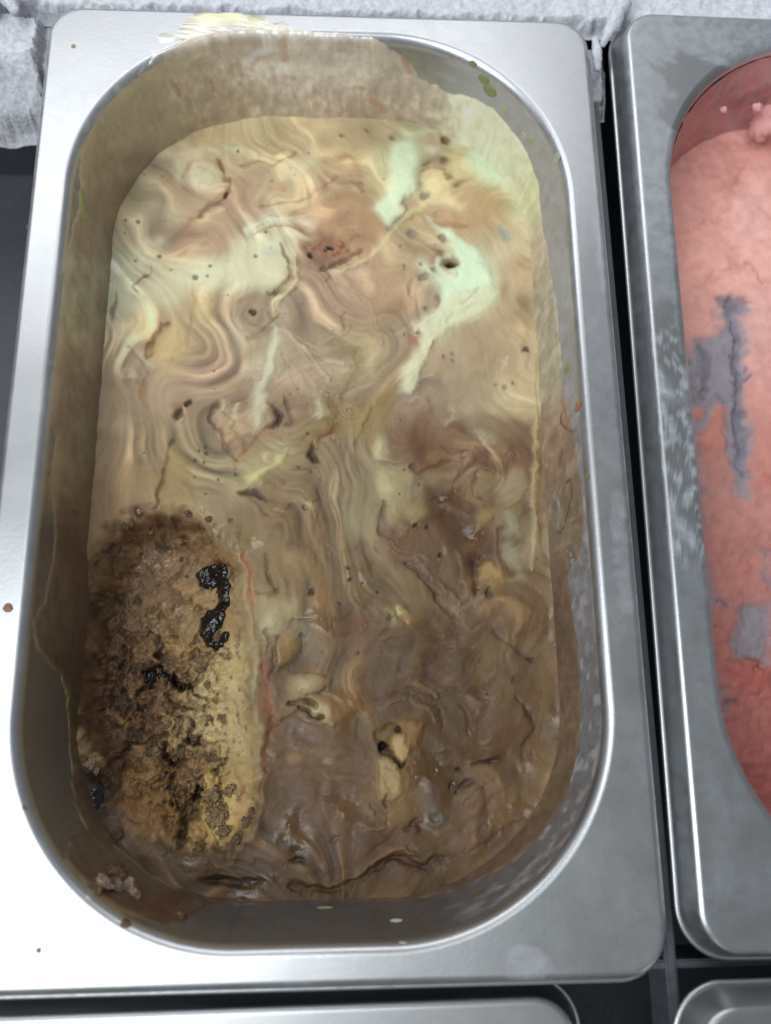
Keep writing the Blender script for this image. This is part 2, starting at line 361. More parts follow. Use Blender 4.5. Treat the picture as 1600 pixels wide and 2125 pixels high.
def film_straw(V, film):
    X, Y, Z = V.T
    n = fbm(X/10, Y/10, 4, 61)
    film[:, :3] = (.50, .55, .60); film[:, 3] = np.where(Z > -2.4, np.clip(.08+.08*n+.12*sstep((Y+60)/120)+.20*np.clip((Y)/130, 0, 1), 0, .6), .1)
    for pts, r in (([(-62, 108), (-54, 104)], 8.5), ([(-66, 96), (-62, 100)], 6), ([(-77, 30), (-75, 12)], 3.0), ([(-77, 0), (-76, -18)], 2.6)):
        for k in range(1):
            p3 = [(x, y, 0) for x, y in pts]; best = np.full(len(V), 1e9)
            a = np.array(p3[0], float); e = np.array(p3[1], float)-a; t = np.clip(((V-a)@e)/float(e@e), 0, 1); best = np.linalg.norm(V-a-t[:, None]*e, axis=1)
            m = sstep((1.25-best/r+.5*fbm(X*.3, Y*.3, 3, 5))/.25); film[:, 3] *= 1-.9*m
    m = sstep((fbm(X/2.2, Y/2.2, 4, 66)-.05)/.2)*sstep((30-Y)/10)*sstep((Y+45)/10)*(X < -70)*(Z > -.6); film[:, 3] = np.clip(film[:, 3]+.4*m, 0, .7)
span = tag(empty('food_pan', (171.2, 2.8, 0), math.radians(-.9)), 'steel pan holding pink strawberry ice cream, at the right', 'food pan', 'steel pans in the freezer')
pan_parts(span, M_STEEL, film_straw, coarse=True)
lpan = tag(empty('food_pan', (-19.5, -270.2, -7.0), math.radians(.4)), 'steel pan below the swirled one, only its back rim in view', 'food pan', 'steel pans in the freezer')
pan_parts(lpan, M_STEEL2, lambda V, f: f.__setitem__((slice(None), slice(0, 3)), (.2, .2, .2)), coarse=True)
rpan = tag(empty('food_pan', (164.2, -267.6, 7.6), math.radians(.5)), 'steel pan below the strawberry one, only its rounded corner in view', 'food pan', 'steel pans in the freezer')
for ch in list(lpan.children):
    c = ch.copy(); C.objects.link(c); c.parent = rpan
# ------------------------------------------------------------------ ice cream body
def ice_grid(a, b, r, nx, ny, over=.5):
    a += over; b += over; r += over
    v = np.linspace(-1, 1, ny); y = b*(.55*v+.45*np.sin(v*math.pi/2))
    ay = abs(y)-(b-r); hw = np.where(ay > 0, a-r+np.sqrt(np.maximum(r*r-np.maximum(ay, 0)**2, 0)), a)
    u = np.linspace(-1, 1, nx); X = hw[:, None]*u[None, :]; Y = np.repeat(y[:, None], nx, 1)
    return X.ravel().astype(np.float32), Y.ravel().astype(np.float32), hw
def close_body(V, nx, ny, zb):
    """adds the sides and underside below the top sheet so that the ice cream is a solid mass"""
    top = np.arange(nx*ny).reshape(ny, nx)
    loop = np.concatenate([top[0, :], top[1:, -1], top[-1, -2::-1], top[-2:0:-1, 0]])
    low = V[loop].copy(); low[:, :2] *= .94; low[:, 2] = zb
    n = len(V); m = len(loop); i = np.arange(m); j = (i+1) % m
    q = np.stack([loop[i], n+i, n+j, loop[j]], 1)
    return np.concatenate([V, low]), q
BASE = [(-35.51,111.69,.567,.43,.257),(-53.65,99.34,.558,.427,.285),(-5.41,109.65,.528,.391,.234),(13.73,111.99,.5,.366,.224),(-17.83,98.34,.527,.402,.234),(4.18,95.2,.431,.292,.165),  # front colours darker: more chocolate, and the phone's shade partly painted in
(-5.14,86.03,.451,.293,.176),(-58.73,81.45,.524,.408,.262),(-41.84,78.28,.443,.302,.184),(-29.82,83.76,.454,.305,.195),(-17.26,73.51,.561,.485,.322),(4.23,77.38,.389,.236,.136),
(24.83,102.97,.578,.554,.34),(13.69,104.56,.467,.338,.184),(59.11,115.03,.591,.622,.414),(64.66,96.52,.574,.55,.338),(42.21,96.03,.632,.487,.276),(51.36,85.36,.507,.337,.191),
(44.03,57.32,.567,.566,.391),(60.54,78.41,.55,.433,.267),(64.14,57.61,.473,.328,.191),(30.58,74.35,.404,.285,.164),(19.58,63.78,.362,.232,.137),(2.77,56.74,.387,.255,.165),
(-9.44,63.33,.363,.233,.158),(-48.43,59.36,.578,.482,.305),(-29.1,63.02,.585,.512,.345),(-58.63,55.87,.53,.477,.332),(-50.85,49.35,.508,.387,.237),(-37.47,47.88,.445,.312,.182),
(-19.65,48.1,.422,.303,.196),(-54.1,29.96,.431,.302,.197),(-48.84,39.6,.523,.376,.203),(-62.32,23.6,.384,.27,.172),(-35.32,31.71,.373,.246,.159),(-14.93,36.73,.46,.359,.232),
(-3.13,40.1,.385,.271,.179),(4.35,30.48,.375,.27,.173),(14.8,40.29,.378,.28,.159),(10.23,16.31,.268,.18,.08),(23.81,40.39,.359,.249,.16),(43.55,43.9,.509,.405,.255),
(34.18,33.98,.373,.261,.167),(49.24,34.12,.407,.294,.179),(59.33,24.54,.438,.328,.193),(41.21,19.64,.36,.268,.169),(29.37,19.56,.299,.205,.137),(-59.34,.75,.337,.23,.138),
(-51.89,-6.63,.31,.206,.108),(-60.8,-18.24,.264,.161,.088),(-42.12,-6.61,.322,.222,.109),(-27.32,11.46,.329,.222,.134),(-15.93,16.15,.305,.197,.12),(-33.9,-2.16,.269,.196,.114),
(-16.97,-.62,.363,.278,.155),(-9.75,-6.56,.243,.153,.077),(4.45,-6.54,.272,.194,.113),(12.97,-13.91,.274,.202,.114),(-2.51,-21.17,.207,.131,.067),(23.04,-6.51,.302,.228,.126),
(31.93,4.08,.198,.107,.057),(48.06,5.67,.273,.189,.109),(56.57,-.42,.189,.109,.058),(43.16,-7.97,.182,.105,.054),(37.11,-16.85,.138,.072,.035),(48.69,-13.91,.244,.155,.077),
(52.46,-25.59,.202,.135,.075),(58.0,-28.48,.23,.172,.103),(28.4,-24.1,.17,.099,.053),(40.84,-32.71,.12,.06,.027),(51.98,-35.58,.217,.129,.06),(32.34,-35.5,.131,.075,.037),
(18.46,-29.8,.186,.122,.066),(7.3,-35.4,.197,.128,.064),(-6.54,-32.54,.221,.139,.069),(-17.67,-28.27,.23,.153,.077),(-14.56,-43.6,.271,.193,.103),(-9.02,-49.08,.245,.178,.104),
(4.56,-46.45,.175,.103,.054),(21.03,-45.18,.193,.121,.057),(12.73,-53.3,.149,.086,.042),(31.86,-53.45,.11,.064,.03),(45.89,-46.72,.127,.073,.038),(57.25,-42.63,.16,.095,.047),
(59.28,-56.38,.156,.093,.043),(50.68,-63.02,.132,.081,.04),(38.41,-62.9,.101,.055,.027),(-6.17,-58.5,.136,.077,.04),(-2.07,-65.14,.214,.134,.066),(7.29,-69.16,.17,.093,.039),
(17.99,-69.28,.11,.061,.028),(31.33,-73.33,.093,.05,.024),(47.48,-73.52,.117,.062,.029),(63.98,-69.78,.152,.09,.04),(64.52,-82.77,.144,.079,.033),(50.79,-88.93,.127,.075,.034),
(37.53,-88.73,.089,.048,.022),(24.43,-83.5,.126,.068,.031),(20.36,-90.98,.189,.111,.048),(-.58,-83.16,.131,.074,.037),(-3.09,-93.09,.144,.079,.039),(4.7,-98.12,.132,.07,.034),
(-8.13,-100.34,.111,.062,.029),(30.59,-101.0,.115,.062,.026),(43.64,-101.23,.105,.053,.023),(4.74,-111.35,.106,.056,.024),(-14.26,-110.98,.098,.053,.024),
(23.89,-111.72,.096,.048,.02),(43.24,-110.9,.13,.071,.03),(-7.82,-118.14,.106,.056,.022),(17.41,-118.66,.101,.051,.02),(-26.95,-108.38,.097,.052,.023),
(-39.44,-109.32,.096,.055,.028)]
TBASE = [(-48.62,-18.03,.186,.095,.049),(-54.88,-31.1,.198,.108,.055),(-40.88,-31.15,.232,.133,.064),(-45.71,-45.29,.236,.137,.064),(-31.81,-46.77,.293,.185,.085),  # left side darker: brown crumbs, with the wall's shade partly in the colour
(-25.64,-64.63,.417,.301,.152),(-30.66,-75.21,.427,.305,.149),(-23.5,-88.26,.37,.255,.12),(-28.32,-100.79,.336,.212,.094),(-49.43,-74.98,.183,.096,.047),
(-55.23,-87.8,.11,.056,.029),(-44.34,-94.28,.221,.126,.06),(-61.05,-80.03,.106,.053,.029),(-57.46,-54.86,.141,.073,.039),(-40.81,-60.44,.249,.15,.07),
(-19.88,-75.34,.357,.254,.132),(-35.33,-90.63,.196,.107,.05),(-48.88,-61.71,.209,.117,.056),(-65.28,-40.98,.124,.068,.035),(-64.79,-65.57,.099,.051,.028)]
TROUGH = [(-57.42,-17.52),(-47.28,-14.21),(-34.65,-17.54),(-28.58,-23.99),(-24.7,-32.47),(-22.97,-43.55),(-21.56,-54.38),(-20.09,-67.57),(-18.15,-80.4),(-18.05,-92.86),(-19.85,-101.34),
(-24.45,-107.83),(-34.49,-108.24),(-45.98,-104.47),(-56.42,-98.31),(-63.38,-89.71),(-67.13,-74.72),(-68.61,-56.64),(-68.59,-40.57),(-64.17,-28.15)]
STROKES = [('E',(-40.17,95.85),3.71,3.41,0,[.624,.551,.369],.7,.7,1.2),('S',[(-44.57,95.71),(-43.85,100.81),(-39.09,103.2),(-34.15,101.6),(-32.03,97.11),(-31.34,91.51),  # holes and pits carry their shade as dark paint
(-34.64,89.21)],(.93,.93),[.412,.248,.129],.7,-.5,.5),('S',[(-46.34,92.3),(-46.76,100.74),(-43.11,105.96),(-35.37,107.87),(-26.51,107.51),(-21.55,105.91)],(1.25,1.25),
[.628,.554,.371],.65,.6,.5),('S',[(-43.19,107.68),(-37.47,111.29),(-30.64,113.2),(-25.69,112.75)],(1.89,1.89),[.577,.391,.221],.6,.3,.5),('S',[(-35.21,103.86),(-32.6,99.36),
(-30.98,94.88),(-31.34,91.51),(-33.15,88.12),(-37.39,85.82),(-40.6,82.45)],(.54,.54),[.164,.07,.032],.8,-.7,.5),('E',(-31.33,91.55),.93,1.24,-20,[.097,.043,.021],.9,.3,-1.2),
('S',[(-52.83,96.65),(-50.3,94.46),(-48.2,91.15),(-47.61,88.94)],(1.69,1.69),[.495,.286,.162],.55,.0,.5),('S',[(-57.37,92.07),(-56.15,87.65),(-56.84,83.23)],(2.59,2.59),
[.505,.399,.26],.6,.4,.5),('S',[(-28.27,101.17),(-21.49,103.61),(-15.57,102.61),(-10.68,104.44),(-8.74,106.79)],(.55,.55),[.273,.143,.063],.75,-.5,.5),('S',[(-22.01,86.69),
(-15.26,87.66),(-8.0,89.48),(-.72,93.85),(4.17,96.22)],(.55,.55),[.271,.147,.066],.75,-.6,.5),('S',[(-18.13,86.21),(-12.81,86.32),(-7.97,86.97),(-3.13,88.74),
(1.74,91.08)],(1.24,1.24),[.641,.501,.279],.7,.5,.5),('E',(-14.94,94.78),2.65,1.72,0,[.453,.251,.132],.8,.5,.0),('E',(-21.69,96.44),7.02,4.68,0,[.357,.204,.128],.35,.8,.0),
('E',(-26.97,90.93),4.65,5.42,0,[.391,.226,.143],.5,.8,.0),('E',(-5.32,101.36),7.88,3.15,10,[.627,.553,.37],.5,.7,.5),('S',[(-25.63,111.01),(-21.64,109.37),(-18.13,107.14),
(-13.19,106.68)],(.79,.79),[.399,.248,.129],.5,.0,.5),('E',(2.58,101.54),3.95,2.85,0,[.443,.282,.15],.8,.6,.0),('S',[(4.1,104.45),(7.92,105.17),(10.1,101.43),
(11.17,97.05)],(1.11,1.11),[.403,.24,.123],.7,.0,.5),('S',[(8.46,96.37),(11.71,95.19),(12.23,91.47)],(.39,.39),[.132,.072,.041],.7,-.5,.5),('E',(-33.29,74.09),
6.84,6.08,-20,[.405,.245,.148],.45,.9,.0),('S',[(-42.93,81.31),(-43.57,74.77),(-44.65,67.77)],(1.36,1.36),[.391,.21,.123],.55,.0,.5),('S',[(-46.88,74.71),(-43.83,80.2),
(-39.21,83.58)],(.69,.69),[.347,.181,.101],.5,-.3,.5),('S',[(-39.59,81.38),(-35.38,83.66),(-31.61,85.39)],(.69,.69),[.617,.478,.297],.6,.5,.5),('S',[(-50.25,75.73),(-53.75,70.83),
(-59.64,67.52)],(1.65,1.65),[.613,.541,.362],.6,.4,.5),('P',[(-28.34,73.96),(-20.75,75.72),(-15.0,75.28),(-12.95,68.3),(-11.42,62.45),(-14.62,57.12),(-19.3,56.0),(-25.93,58.01),
(-33.36,56.33),(-40.79,55.7),(-47.38,57.17),(-46.78,63.49),(-38.37,64.15),(-29.97,66.41)],[.62,.549,.356],.75,2.41,.5),('P',[(-55.34,58.1),(-49.94,61.33),(-40.75,54.66),
(-44.21,49.44),(-51.59,49.34),(-56.28,50.83)],[.6,.51,.324],.65,2.37,.3),('S',[(-61.74,63.78),(-62.32,58.52),(-62.89,53.32),(-61.24,49.22)],(1.63,1.63),[.595,.533,.364],.65,.4,.5),
('S',[(-53.35,63.91),(-55.03,60.73),(-57.69,58.59),(-59.41,56.48),(-57.39,53.91)],(.3,.3),[.124,.055,.035],.8,-.6,.5),('E',(-55.07,60.77),.89,.74,0,[.292,.098,.045],.8,.5,.0),
('S',[(-24.61,76.74),(-20.87,80.09),(-15.13,81.3),(-9.33,80.86),(-3.03,78.78)],(.85,.85),[.637,.607,.441],.8,.7,.5),('S',[(-21.73,76.52),(-16.03,78.65),(-10.26,78.37),
(-5.4,75.46)],(.54,.54),[.267,.136,.069],.85,-.8,.5),('S',[(-14.47,72.58),(-12.94,67.76),(-11.93,64.57),(-11.02,61.66)],(.38,.38),[.112,.046,.023],.9,-1.2,.5),('S',[(-11.02,61.39),
(-11.6,59.53),(-14.62,57.12),(-15.98,54.74),(-18.8,54.96)],(.6,.6),[.161,.072,.038],.9,-1.3,.5),('S',[(-10.12,69.96),(-9.79,64.6),(-9.45,58.25),(-12.22,54.53),(-15.45,51.88),
(-15.79,50.63),(-15.13,45.69)],(.98,.98),[.657,.549,.33],.9,1.6,.5),('S',[(-14.89,43.23),(-14.63,39.97),(-15.43,34.3),(-16.58,28.3),(-18.26,22.37),(-19.2,16.52),
(-19.43,11.89)],(.8,2.19),[.577,.51,.362],.8,1.0,.5),('E',(-17.18,70.05),2.13,1.52,0,[.482,.454,.369],.6,.5,.0),('P',[(-7.94,71.07),(-4.8,73.51),(-1.66,77.16),(2.59,76.03),
(6.31,73.7),(6.84,70.13),(2.62,67.69),(-1.55,63.5),(-5.76,65.2)],[.194,.09,.046],.75,1.53,.8),('E',(.71,71.22),1.08,.86,0,[.038,.019,.013],.85,.5,-2.5),('E',(-4.78,67.85),
.76,.61,0,[.038,.019,.013],.85,.5,-1.5),('E',(-2.68,72.37),.92,.74,0,[.394,.196,.103],.85,.5,1.2),('E',(4.24,72.49),1.69,1.36,0,[.394,.196,.103],.85,.5,1.8),('E',(2.71,69.52),
1.23,.98,0,[.393,.195,.103],.85,.5,1.5),('E',(-3.73,69.93),1.07,.86,0,[.393,.196,.103],.85,.5,1.3),('E',(-1.12,68.6),.92,.73,0,[.393,.195,.103],.85,.5,.8),('E',(6.09,70.79),
.92,.74,0,[.393,.196,.103],.85,.5,1.0),('S',[(-3.12,63.48),(1.58,65.31),(7.9,68.37),(12.14,71.41)],(.69,.69),[.131,.061,.036],.75,-.8,.5),('S',[(-1.55,62.92),(.04,60.6),
(-.47,58.85)],(.3,.3),[.107,.054,.035],.7,-.4,.5),('S',[(7.9,73.73),(11.09,76.19),(14.28,75.04)],(.77,.77),[.223,.109,.06],.6,.0,.5),('P',[(.37,91.22),(7.91,92.62),(13.85,90.89),
(16.5,84.79),(20.19,78.16),(16.4,73.88),(10.01,69.59),(3.65,75.45),(-2.74,78.34),(1.49,83.27),(-3.35,86.84)],[.379,.222,.121],.6,3.11,.4),('S',[(-.5,63.52),(5.79,64.2),
(12.11,66.66),(18.52,72.72),(22.86,78.21),(27.24,82.55),(30.55,86.29)],(.62,1.01),[.628,.518,.311],.85,.9,.5),('S',[(26.31,91.15),(26.25,87.44),(25.12,84.65),(22.91,81.25),
(20.72,78.17)],(.47,.47),[.141,.06,.04],.85,-.9,.5),('S',[(31.95,100.03),(30.2,94.97),(28.5,91.82),(26.27,88.67)],(.56,.56),[.267,.127,.063],.75,-.4,.5),('S',[(19.68,80.58),
(20.19,78.16)],(.39,.39),[.307,.16,.086],.7,.0,.5),('P',[(23.36,111.3),(30.02,112.76),(30.69,105.08),(27.43,93.04),(24.02,83.71),(20.74,79.38),(15.43,85.99),(20.35,91.64),
(22.65,100.45),(21.66,108.69)],[.633,.652,.448],.95,1.43,.5),('P',[(40.19,118.21),(49.41,125.04),(63.34,120.79),(68.45,111.13),(72.74,98.42),(73.15,87.14),(67.04,95.77),
(60.49,97.51),(52.68,95.45),(47.46,102.92),(48.76,108.07),(50.05,112.61),(42.26,113.06)],[.637,.656,.451],.85,2.92,.3),('E',(53.89,107.37),8.1,6.48,-30,[.493,.531,.373],.6,.8,-.3),
('P',[(33.7,82.06),(36.84,78.47),(42.19,77.35),(48.46,72.03),(52.36,62.57),(56.3,55.58),(52.93,51.47),(45.5,50.22),(35.92,45.52),(28.58,43.73),(35.0,50.09),(36.72,55.31),
(35.26,59.96),(39.54,61.19),(43.4,65.39),(41.93,69.53),(40.73,73.7),(36.82,77.86)],[.616,.661,.47],.95,1.39,.9),('P',[(53.68,59.16),(55.73,53.42),(49.75,46.46),(38.2,42.68),
(30.58,33.94),(28.81,27.97),(26.45,21.28),(24.24,21.89),(24.96,29.06),(28.99,36.36),(31.36,41.29),(27.96,45.04),(34.88,48.78),(40.92,56.43)],[.611,.561,.371],.9,1.36,1.0),
('S',[(35.89,41.34),(32.37,36.4),(29.42,30.31),(28.78,26.7),(26.46,21.91)],(.6,.9),[.596,.548,.373],.85,.8,.5),('S',[(28.78,26.7),(33.27,27.93)],(.45,.45),
[.554,.495,.345],.7,.5,.5),('S',[(48.48,57.81),(46.64,55.24),(43.05,51.4)],(.54,.54),[.437,.337,.21],.6,-.3,.5),('P',[(38.18,41.99),(55.54,47.79),(58.93,46.58),(55.25,41.56),
(60.71,36.68),(54.56,26.91),(46.83,30.46),(38.87,27.98),(29.92,27.9),(31.17,33.35)],[.379,.263,.164],.55,2.72,-.2),('S',[(52.69,48.38),(58.03,51.59),(60.66,57.98),
(59.76,63.11)],(1.86,1.86),[.51,.389,.243],.5,.0,.5),('S',[(61.28,36.69),(63.19,40.41),(64.48,42.9)],(.53,.53),[.368,.189,.102],.7,.0,.5),('E',(62.78,35.56),
1.06,.91,0,[.1,.063,.037],.9,.4,-.8),('E',(36.56,111.25),6.14,5.01,0,[.431,.317,.208],.75,.4,1.5),('E',(40.47,112.29),1.78,1.3,30,[.204,.109,.047],.9,.4,-1.2),('E',(35.68,108.43),
1.77,1.29,0,[.575,.463,.342],.7,.5,.4),('E',(37.01,104.0),4.5,1.93,5,[.286,.197,.118],.75,.5,.7),('E',(33.63,103.55),1.28,.96,0,[.218,.14,.081],.8,.5,-.5),('E',(38.95,104.41),
1.13,.96,0,[.204,.128,.076],.8,.5,-.5),('S',[(42.61,106.64),(44.23,105.4),(46.61,109.94),(50.04,112.29)],(1.13,1.13),[.532,.339,.162],.7,.3,.5),('P',[(32.99,97.54),(39.65,100.21),
(42.8,95.87),(40.49,92.07),(43.67,89.03),(46.85,86.62),(45.11,83.51),(39.78,86.48),(34.91,87.0),(29.42,83.82),(32.84,91.28)],[.691,.54,.296],.85,1.59,.5),('P',[(45.97,92.18),
(53.58,90.78),(55.32,86.79),(50.42,80.55),(46.56,78.65),(40.09,79.14),(35.84,81.49),(34.33,85.75),(40.28,85.26),(46.72,82.92),(47.94,86.64)],[.468,.297,.166],.8,1.9,.5),
('S',[(34.89,86.38),(31.59,84.47),(27.21,81.33),(23.95,78.84)],(.94,.94),[.389,.236,.125],.6,.0,.5),('S',[(35.91,83.94),(36.91,80.9),(41.17,79.16),(47.66,79.28)],(.71,.71),
[.303,.172,.097],.6,-.4,.5),('S',[(31.97,100.66),(35.29,101.69),(40.77,100.86)],(.56,.56),[.267,.123,.063],.8,.0,.5),('S',[(40.18,99.59),(41.77,97.73),(40.65,97.08)],(.8,.8),
[.222,.094,.056],.8,-.4,.5),('S',[(46.1,95.94),(43.29,94.0)],(1.04,1.04),[.17,.072,.043],.85,-.5,.5),('E',(58.45,77.66),1.42,3.16,8,[.317,.31,.257],.85,.5,-.9),('E',(40.15,65.99),
2.95,2.64,0,[.233,.132,.069],.9,.3,-1.5),('E',(40.76,65.83),1.86,1.09,-5,[.045,.021,.012],.95,.4,-3.0),('S',[(36.49,65.87),(37.98,62.35),(40.59,60.92),(42.25,63.0)],(.46,.46),
[.627,.465,.34],.7,.9,.5),('E',(36.08,70.08),2.02,1.4,20,[.243,.101,.047],.85,.4,.9),('E',(34.3,67.45),1.55,1.86,0,[.435,.246,.141],.7,.5,.6),('S',[(27.05,72.87),(31.28,70.54),
(33.9,68.8)],(1.24,1.24),[.337,.179,.097],.55,.0,.5),('E',(30.92,61.73),1.23,1.23,0,[.254,.196,.132],.75,.35,-.8),('E',(34.81,63.16),1.08,1.08,0,[.254,.196,.132],.75,.35,-.8),
('E',(31.15,65.16),.62,.62,0,[.254,.196,.133],.75,.35,-.8),('E',(31.59,51.25),.91,.91,0,[.251,.194,.131],.75,.35,-.8),('E',(28.44,76.24),1.56,1.56,0,[.257,.198,.134],.75,.35,-.8),
('E',(38.08,74.83),1.25,1.25,0,[.256,.198,.134],.75,.35,-.8),('E',(32.84,90.74),1.43,1.43,0,[.259,.2,.135],.75,.35,-.8),('E',(24.32,71.97),.62,.62,0,[.256,.197,.133],.75,.35,-.8),
('E',(25.76,65.59),.54,.54,0,[.254,.196,.133],.75,.35,-.8),('E',(29.11,42.09),.75,.75,0,[.25,.193,.13],.75,.35,-.8),('E',(25.77,40.9),.6,.6,0,[.249,.192,.13],.75,.35,-.8),
('E',(40.28,36.8),.75,.75,0,[.246,.19,.128],.75,.35,-.8),('E',(37.97,35.15),.75,.75,0,[.245,.189,.128],.75,.35,-.8),('E',(40.95,34.04),.53,.53,0,[.244,.189,.127],.75,.35,-.8),
('E',(55.56,24.19),.75,.75,0,[.237,.183,.124],.75,.35,-.8),('E',(58.17,25.33),.6,.6,0,[.238,.184,.124],.75,.35,-.8),('E',(52.89,24.81),.52,.52,0,[.238,.184,.124],.75,.35,-.8),
('E',(6.05,113.49),.96,.96,0,[.264,.204,.138],.75,.35,-.8),('E',(14.39,115.39),.8,.8,0,[.264,.204,.138],.75,.35,-.8),('E',(22.58,113.34),.97,.97,0,[.264,.204,.138],.75,.35,-.8),
('S',[(27.79,61.34),(27.12,56.24),(28.21,53.72)],(.61,.61),[.246,.138,.081],.6,-.4,.5),('P',[(28.39,62.63),(35.19,57.62),(36.22,53.2),(33.81,48.77),(26.92,46.19),(25.86,49.92),
(30.49,53.12)],[.321,.22,.143],.5,2.14,.3),('S',[(34.55,55.07),(35.92,52.57),(35.01,50.67)],(.69,.69),[.216,.116,.065],.65,-.3,.5),('E',(28.0,39.12),
1.96,1.35,-10,[.317,.131,.069],.8,.5,.3),('E',(-47.19,36.08),3.5,6.7,-14,[.565,.402,.197],.85,.5,1.2),('S',[(-47.62,44.15),(-51.12,41.19),(-52.64,37.14),(-52.21,32.35)],(.73,.73),
[.256,.126,.052],.85,-1.1,.5),('S',[(-48.23,28.43),(-47.38,26.07),(-49.41,23.7)],(.87,.87),[.506,.36,.181],.6,.4,.5),('E',(-37.55,49.52),3.85,6.23,-12,[.536,.398,.213],.6,.7,.8),
('S',[(-39.99,54.46),(-41.17,47.83),(-41.89,41.29),(-42.03,38.06)],(.52,.52),[.342,.199,.09],.7,-.8,.5),('S',[(-63.07,45.11),(-61.28,40.27),(-57.29,34.69),
(-51.16,29.19)],(1.02,1.02),[.595,.535,.36],.7,.5,.5),('S',[(-60.29,36.26),(-54.05,29.17),(-52.47,26.82)],(.51,.51),[.294,.169,.106],.6,-.5,.5),('S',[(-53.81,25.23),(-54.6,20.55),
(-53.25,15.92)],(.64,.64),[.337,.195,.09],.6,-.5,.5),('S',[(-64.1,53.8),(-64.67,49.18),(-64.79,44.6)],(.59,.59),[.177,.074,.048],.8,-.6,.5),('E',(-22.04,48.07),
.89,.74,0,[.112,.059,.033],.95,.5,-1.6),('S',[(-20.63,49.43),(-19.7,48.58),(-19.34,47.44),(-19.64,46.3),(-20.52,45.44),(-21.76,45.05),(-23.07,45.25),(-24.12,45.97),(-24.66,47.04),
(-24.55,48.21),(-23.82,49.19),(-22.65,49.73)],(.45,.45),[.309,.199,.122],.5,.25,.5),('S',[(-19.69,50.78),(-18.15,49.36),(-17.55,47.47),(-18.05,45.57),(-19.52,44.12),(-21.59,43.49),
(-23.77,43.81),(-25.52,45.01),(-26.42,46.8),(-26.24,48.75),(-25.03,50.37),(-23.07,51.28)],(.45,.45),[.494,.368,.238],.5,.25,.5),('S',[(-18.76,52.13),(-16.59,50.14),(-15.76,47.49),
(-16.47,44.83),(-18.52,42.82),(-21.42,41.93),(-24.46,42.38),(-26.91,44.05),(-28.17,46.56),(-27.93,49.28),(-26.24,51.56),(-23.5,52.83)],(.45,.45),[.349,.222,.141],.5,.25,.5),
('S',[(-23.11,38.86),(-20.18,39.91),(-16.9,41.98),(-17.12,43.2)],(.81,.81),[.295,.145,.081],.7,-.4,.5),('S',[(-25.09,31.81),(-22.25,34.64),(-18.61,36.29)],(1.18,1.18),
[.358,.198,.109],.6,.0,.5),('S',[(-12.08,42.44),(-9.44,40.03),(-6.03,34.8),(-1.55,29.63)],(.44,.44),[.465,.343,.23],.5,.3,.5),('S',[(-12.08,42.44),(-7.21,39.64),(-3.46,36.03),
(.64,32.85)],(.45,.45),[.264,.158,.096],.5,-.3,.5),('S',[(-12.08,42.44),(-4.98,39.26),(-.87,37.28),(2.85,36.1)],(.45,.45),[.468,.345,.232],.5,.3,.5),('S',[(-12.08,42.44),
(-2.74,38.88),(1.72,38.52),(5.07,39.37)],(.45,.45),[.266,.159,.097],.5,-.3,.5),('S',[(-12.08,42.44),(-.51,38.5),(4.33,39.77),(7.31,42.66)],(.45,.45),[.47,.347,.233],.5,.3,.5),
('S',[(-12.08,42.44),(1.73,38.11),(6.94,41.02),(9.57,45.98)],(.45,.45),[.267,.159,.097],.5,-.3,.5),('S',[(-12.47,43.26),(-9.43,39.21),(-5.32,36.82),(-2.31,32.82),(-.06,28.44),
(2.16,26.47)],(.59,.59),[.527,.4,.253],.75,.8,.5),('S',[(-5.32,36.82),(-1.59,35.25),(2.12,32.86),(6.57,31.7)],(.59,.59),[.514,.381,.254],.65,.6,.5),('S',[(-4.5,30.4),(-1.53,28.03),
(.69,26.46)],(.52,.52),[.353,.176,.077],.65,-.3,.5),('S',[(2.76,58.42),(8.08,56.39),(11.86,52.24),(14.85,46.87),(16.3,41.12)],(.45,.45),[.307,.186,.105],.5,.25,.5),
('S',[(4.28,58.02),(9.59,55.57),(13.17,51.01),(15.78,45.44),(17.04,39.91)],(.45,.45),[.503,.368,.217],.5,-.25,.5),('S',[(5.8,57.62),(11.11,54.75),(14.49,49.78),(16.71,44.0),
(17.78,38.69)],(.45,.45),[.306,.186,.105],.5,.25,.5),('S',[(7.32,57.22),(12.62,53.93),(15.8,48.54),(17.63,42.58),(18.52,37.47)],(.45,.45),[.502,.368,.217],.5,-.25,.5),
('S',[(8.84,56.82),(14.13,53.11),(17.11,47.32),(18.56,41.15),(19.25,36.26)],(.45,.45),[.306,.185,.105],.5,.25,.5),('S',[(6.56,49.26),(7.31,45.96),(7.31,44.31)],(.38,.38),
[.205,.119,.07],.8,-.8,.5),('S',[(14.8,40.29),(16.25,35.42),(15.47,30.58),(14.7,27.37)],(1.19,1.19),[.456,.336,.168],.6,.3,.5),('S',[(11.79,37.0),(11.02,30.54),(7.31,24.14),
(5.85,18.62),(4.4,13.17),(3.44,9.79),(.96,7.14)],(1.9,2.93),[.246,.163,.071],.65,-1.1,.5),('S',[(7.61,18.28),(10.96,13.82),(8.85,7.61)],(1.89,1.16),[.322,.226,.096],.6,-.3,.5),
('S',[(15.19,18.33),(13.89,12.95),(11.35,8.06),(8.84,4.98)],(.51,.51),[.217,.11,.042],.6,-.5,.5),('S',[(-2.95,22.48),(-1.46,19.36),(-.32,13.92)],(.73,1.17),
[.559,.493,.318],.8,.7,.5),('S',[(-13.04,34.33),(-9.59,26.38),(-5.78,15.43)],(.37,.37),[.255,.152,.093],.4,.2,.5),('S',[(-11.92,33.54),(-7.38,25.41),(-3.24,14.98)],(.37,.37),
[.44,.33,.221],.4,-.2,.5),('S',[(-10.8,32.74),(-5.17,24.44),(-.69,14.53)],(.37,.37),[.254,.151,.092],.4,.2,.5),('S',[(-9.68,31.95),(-2.96,23.47),(1.85,14.08)],(.37,.37),
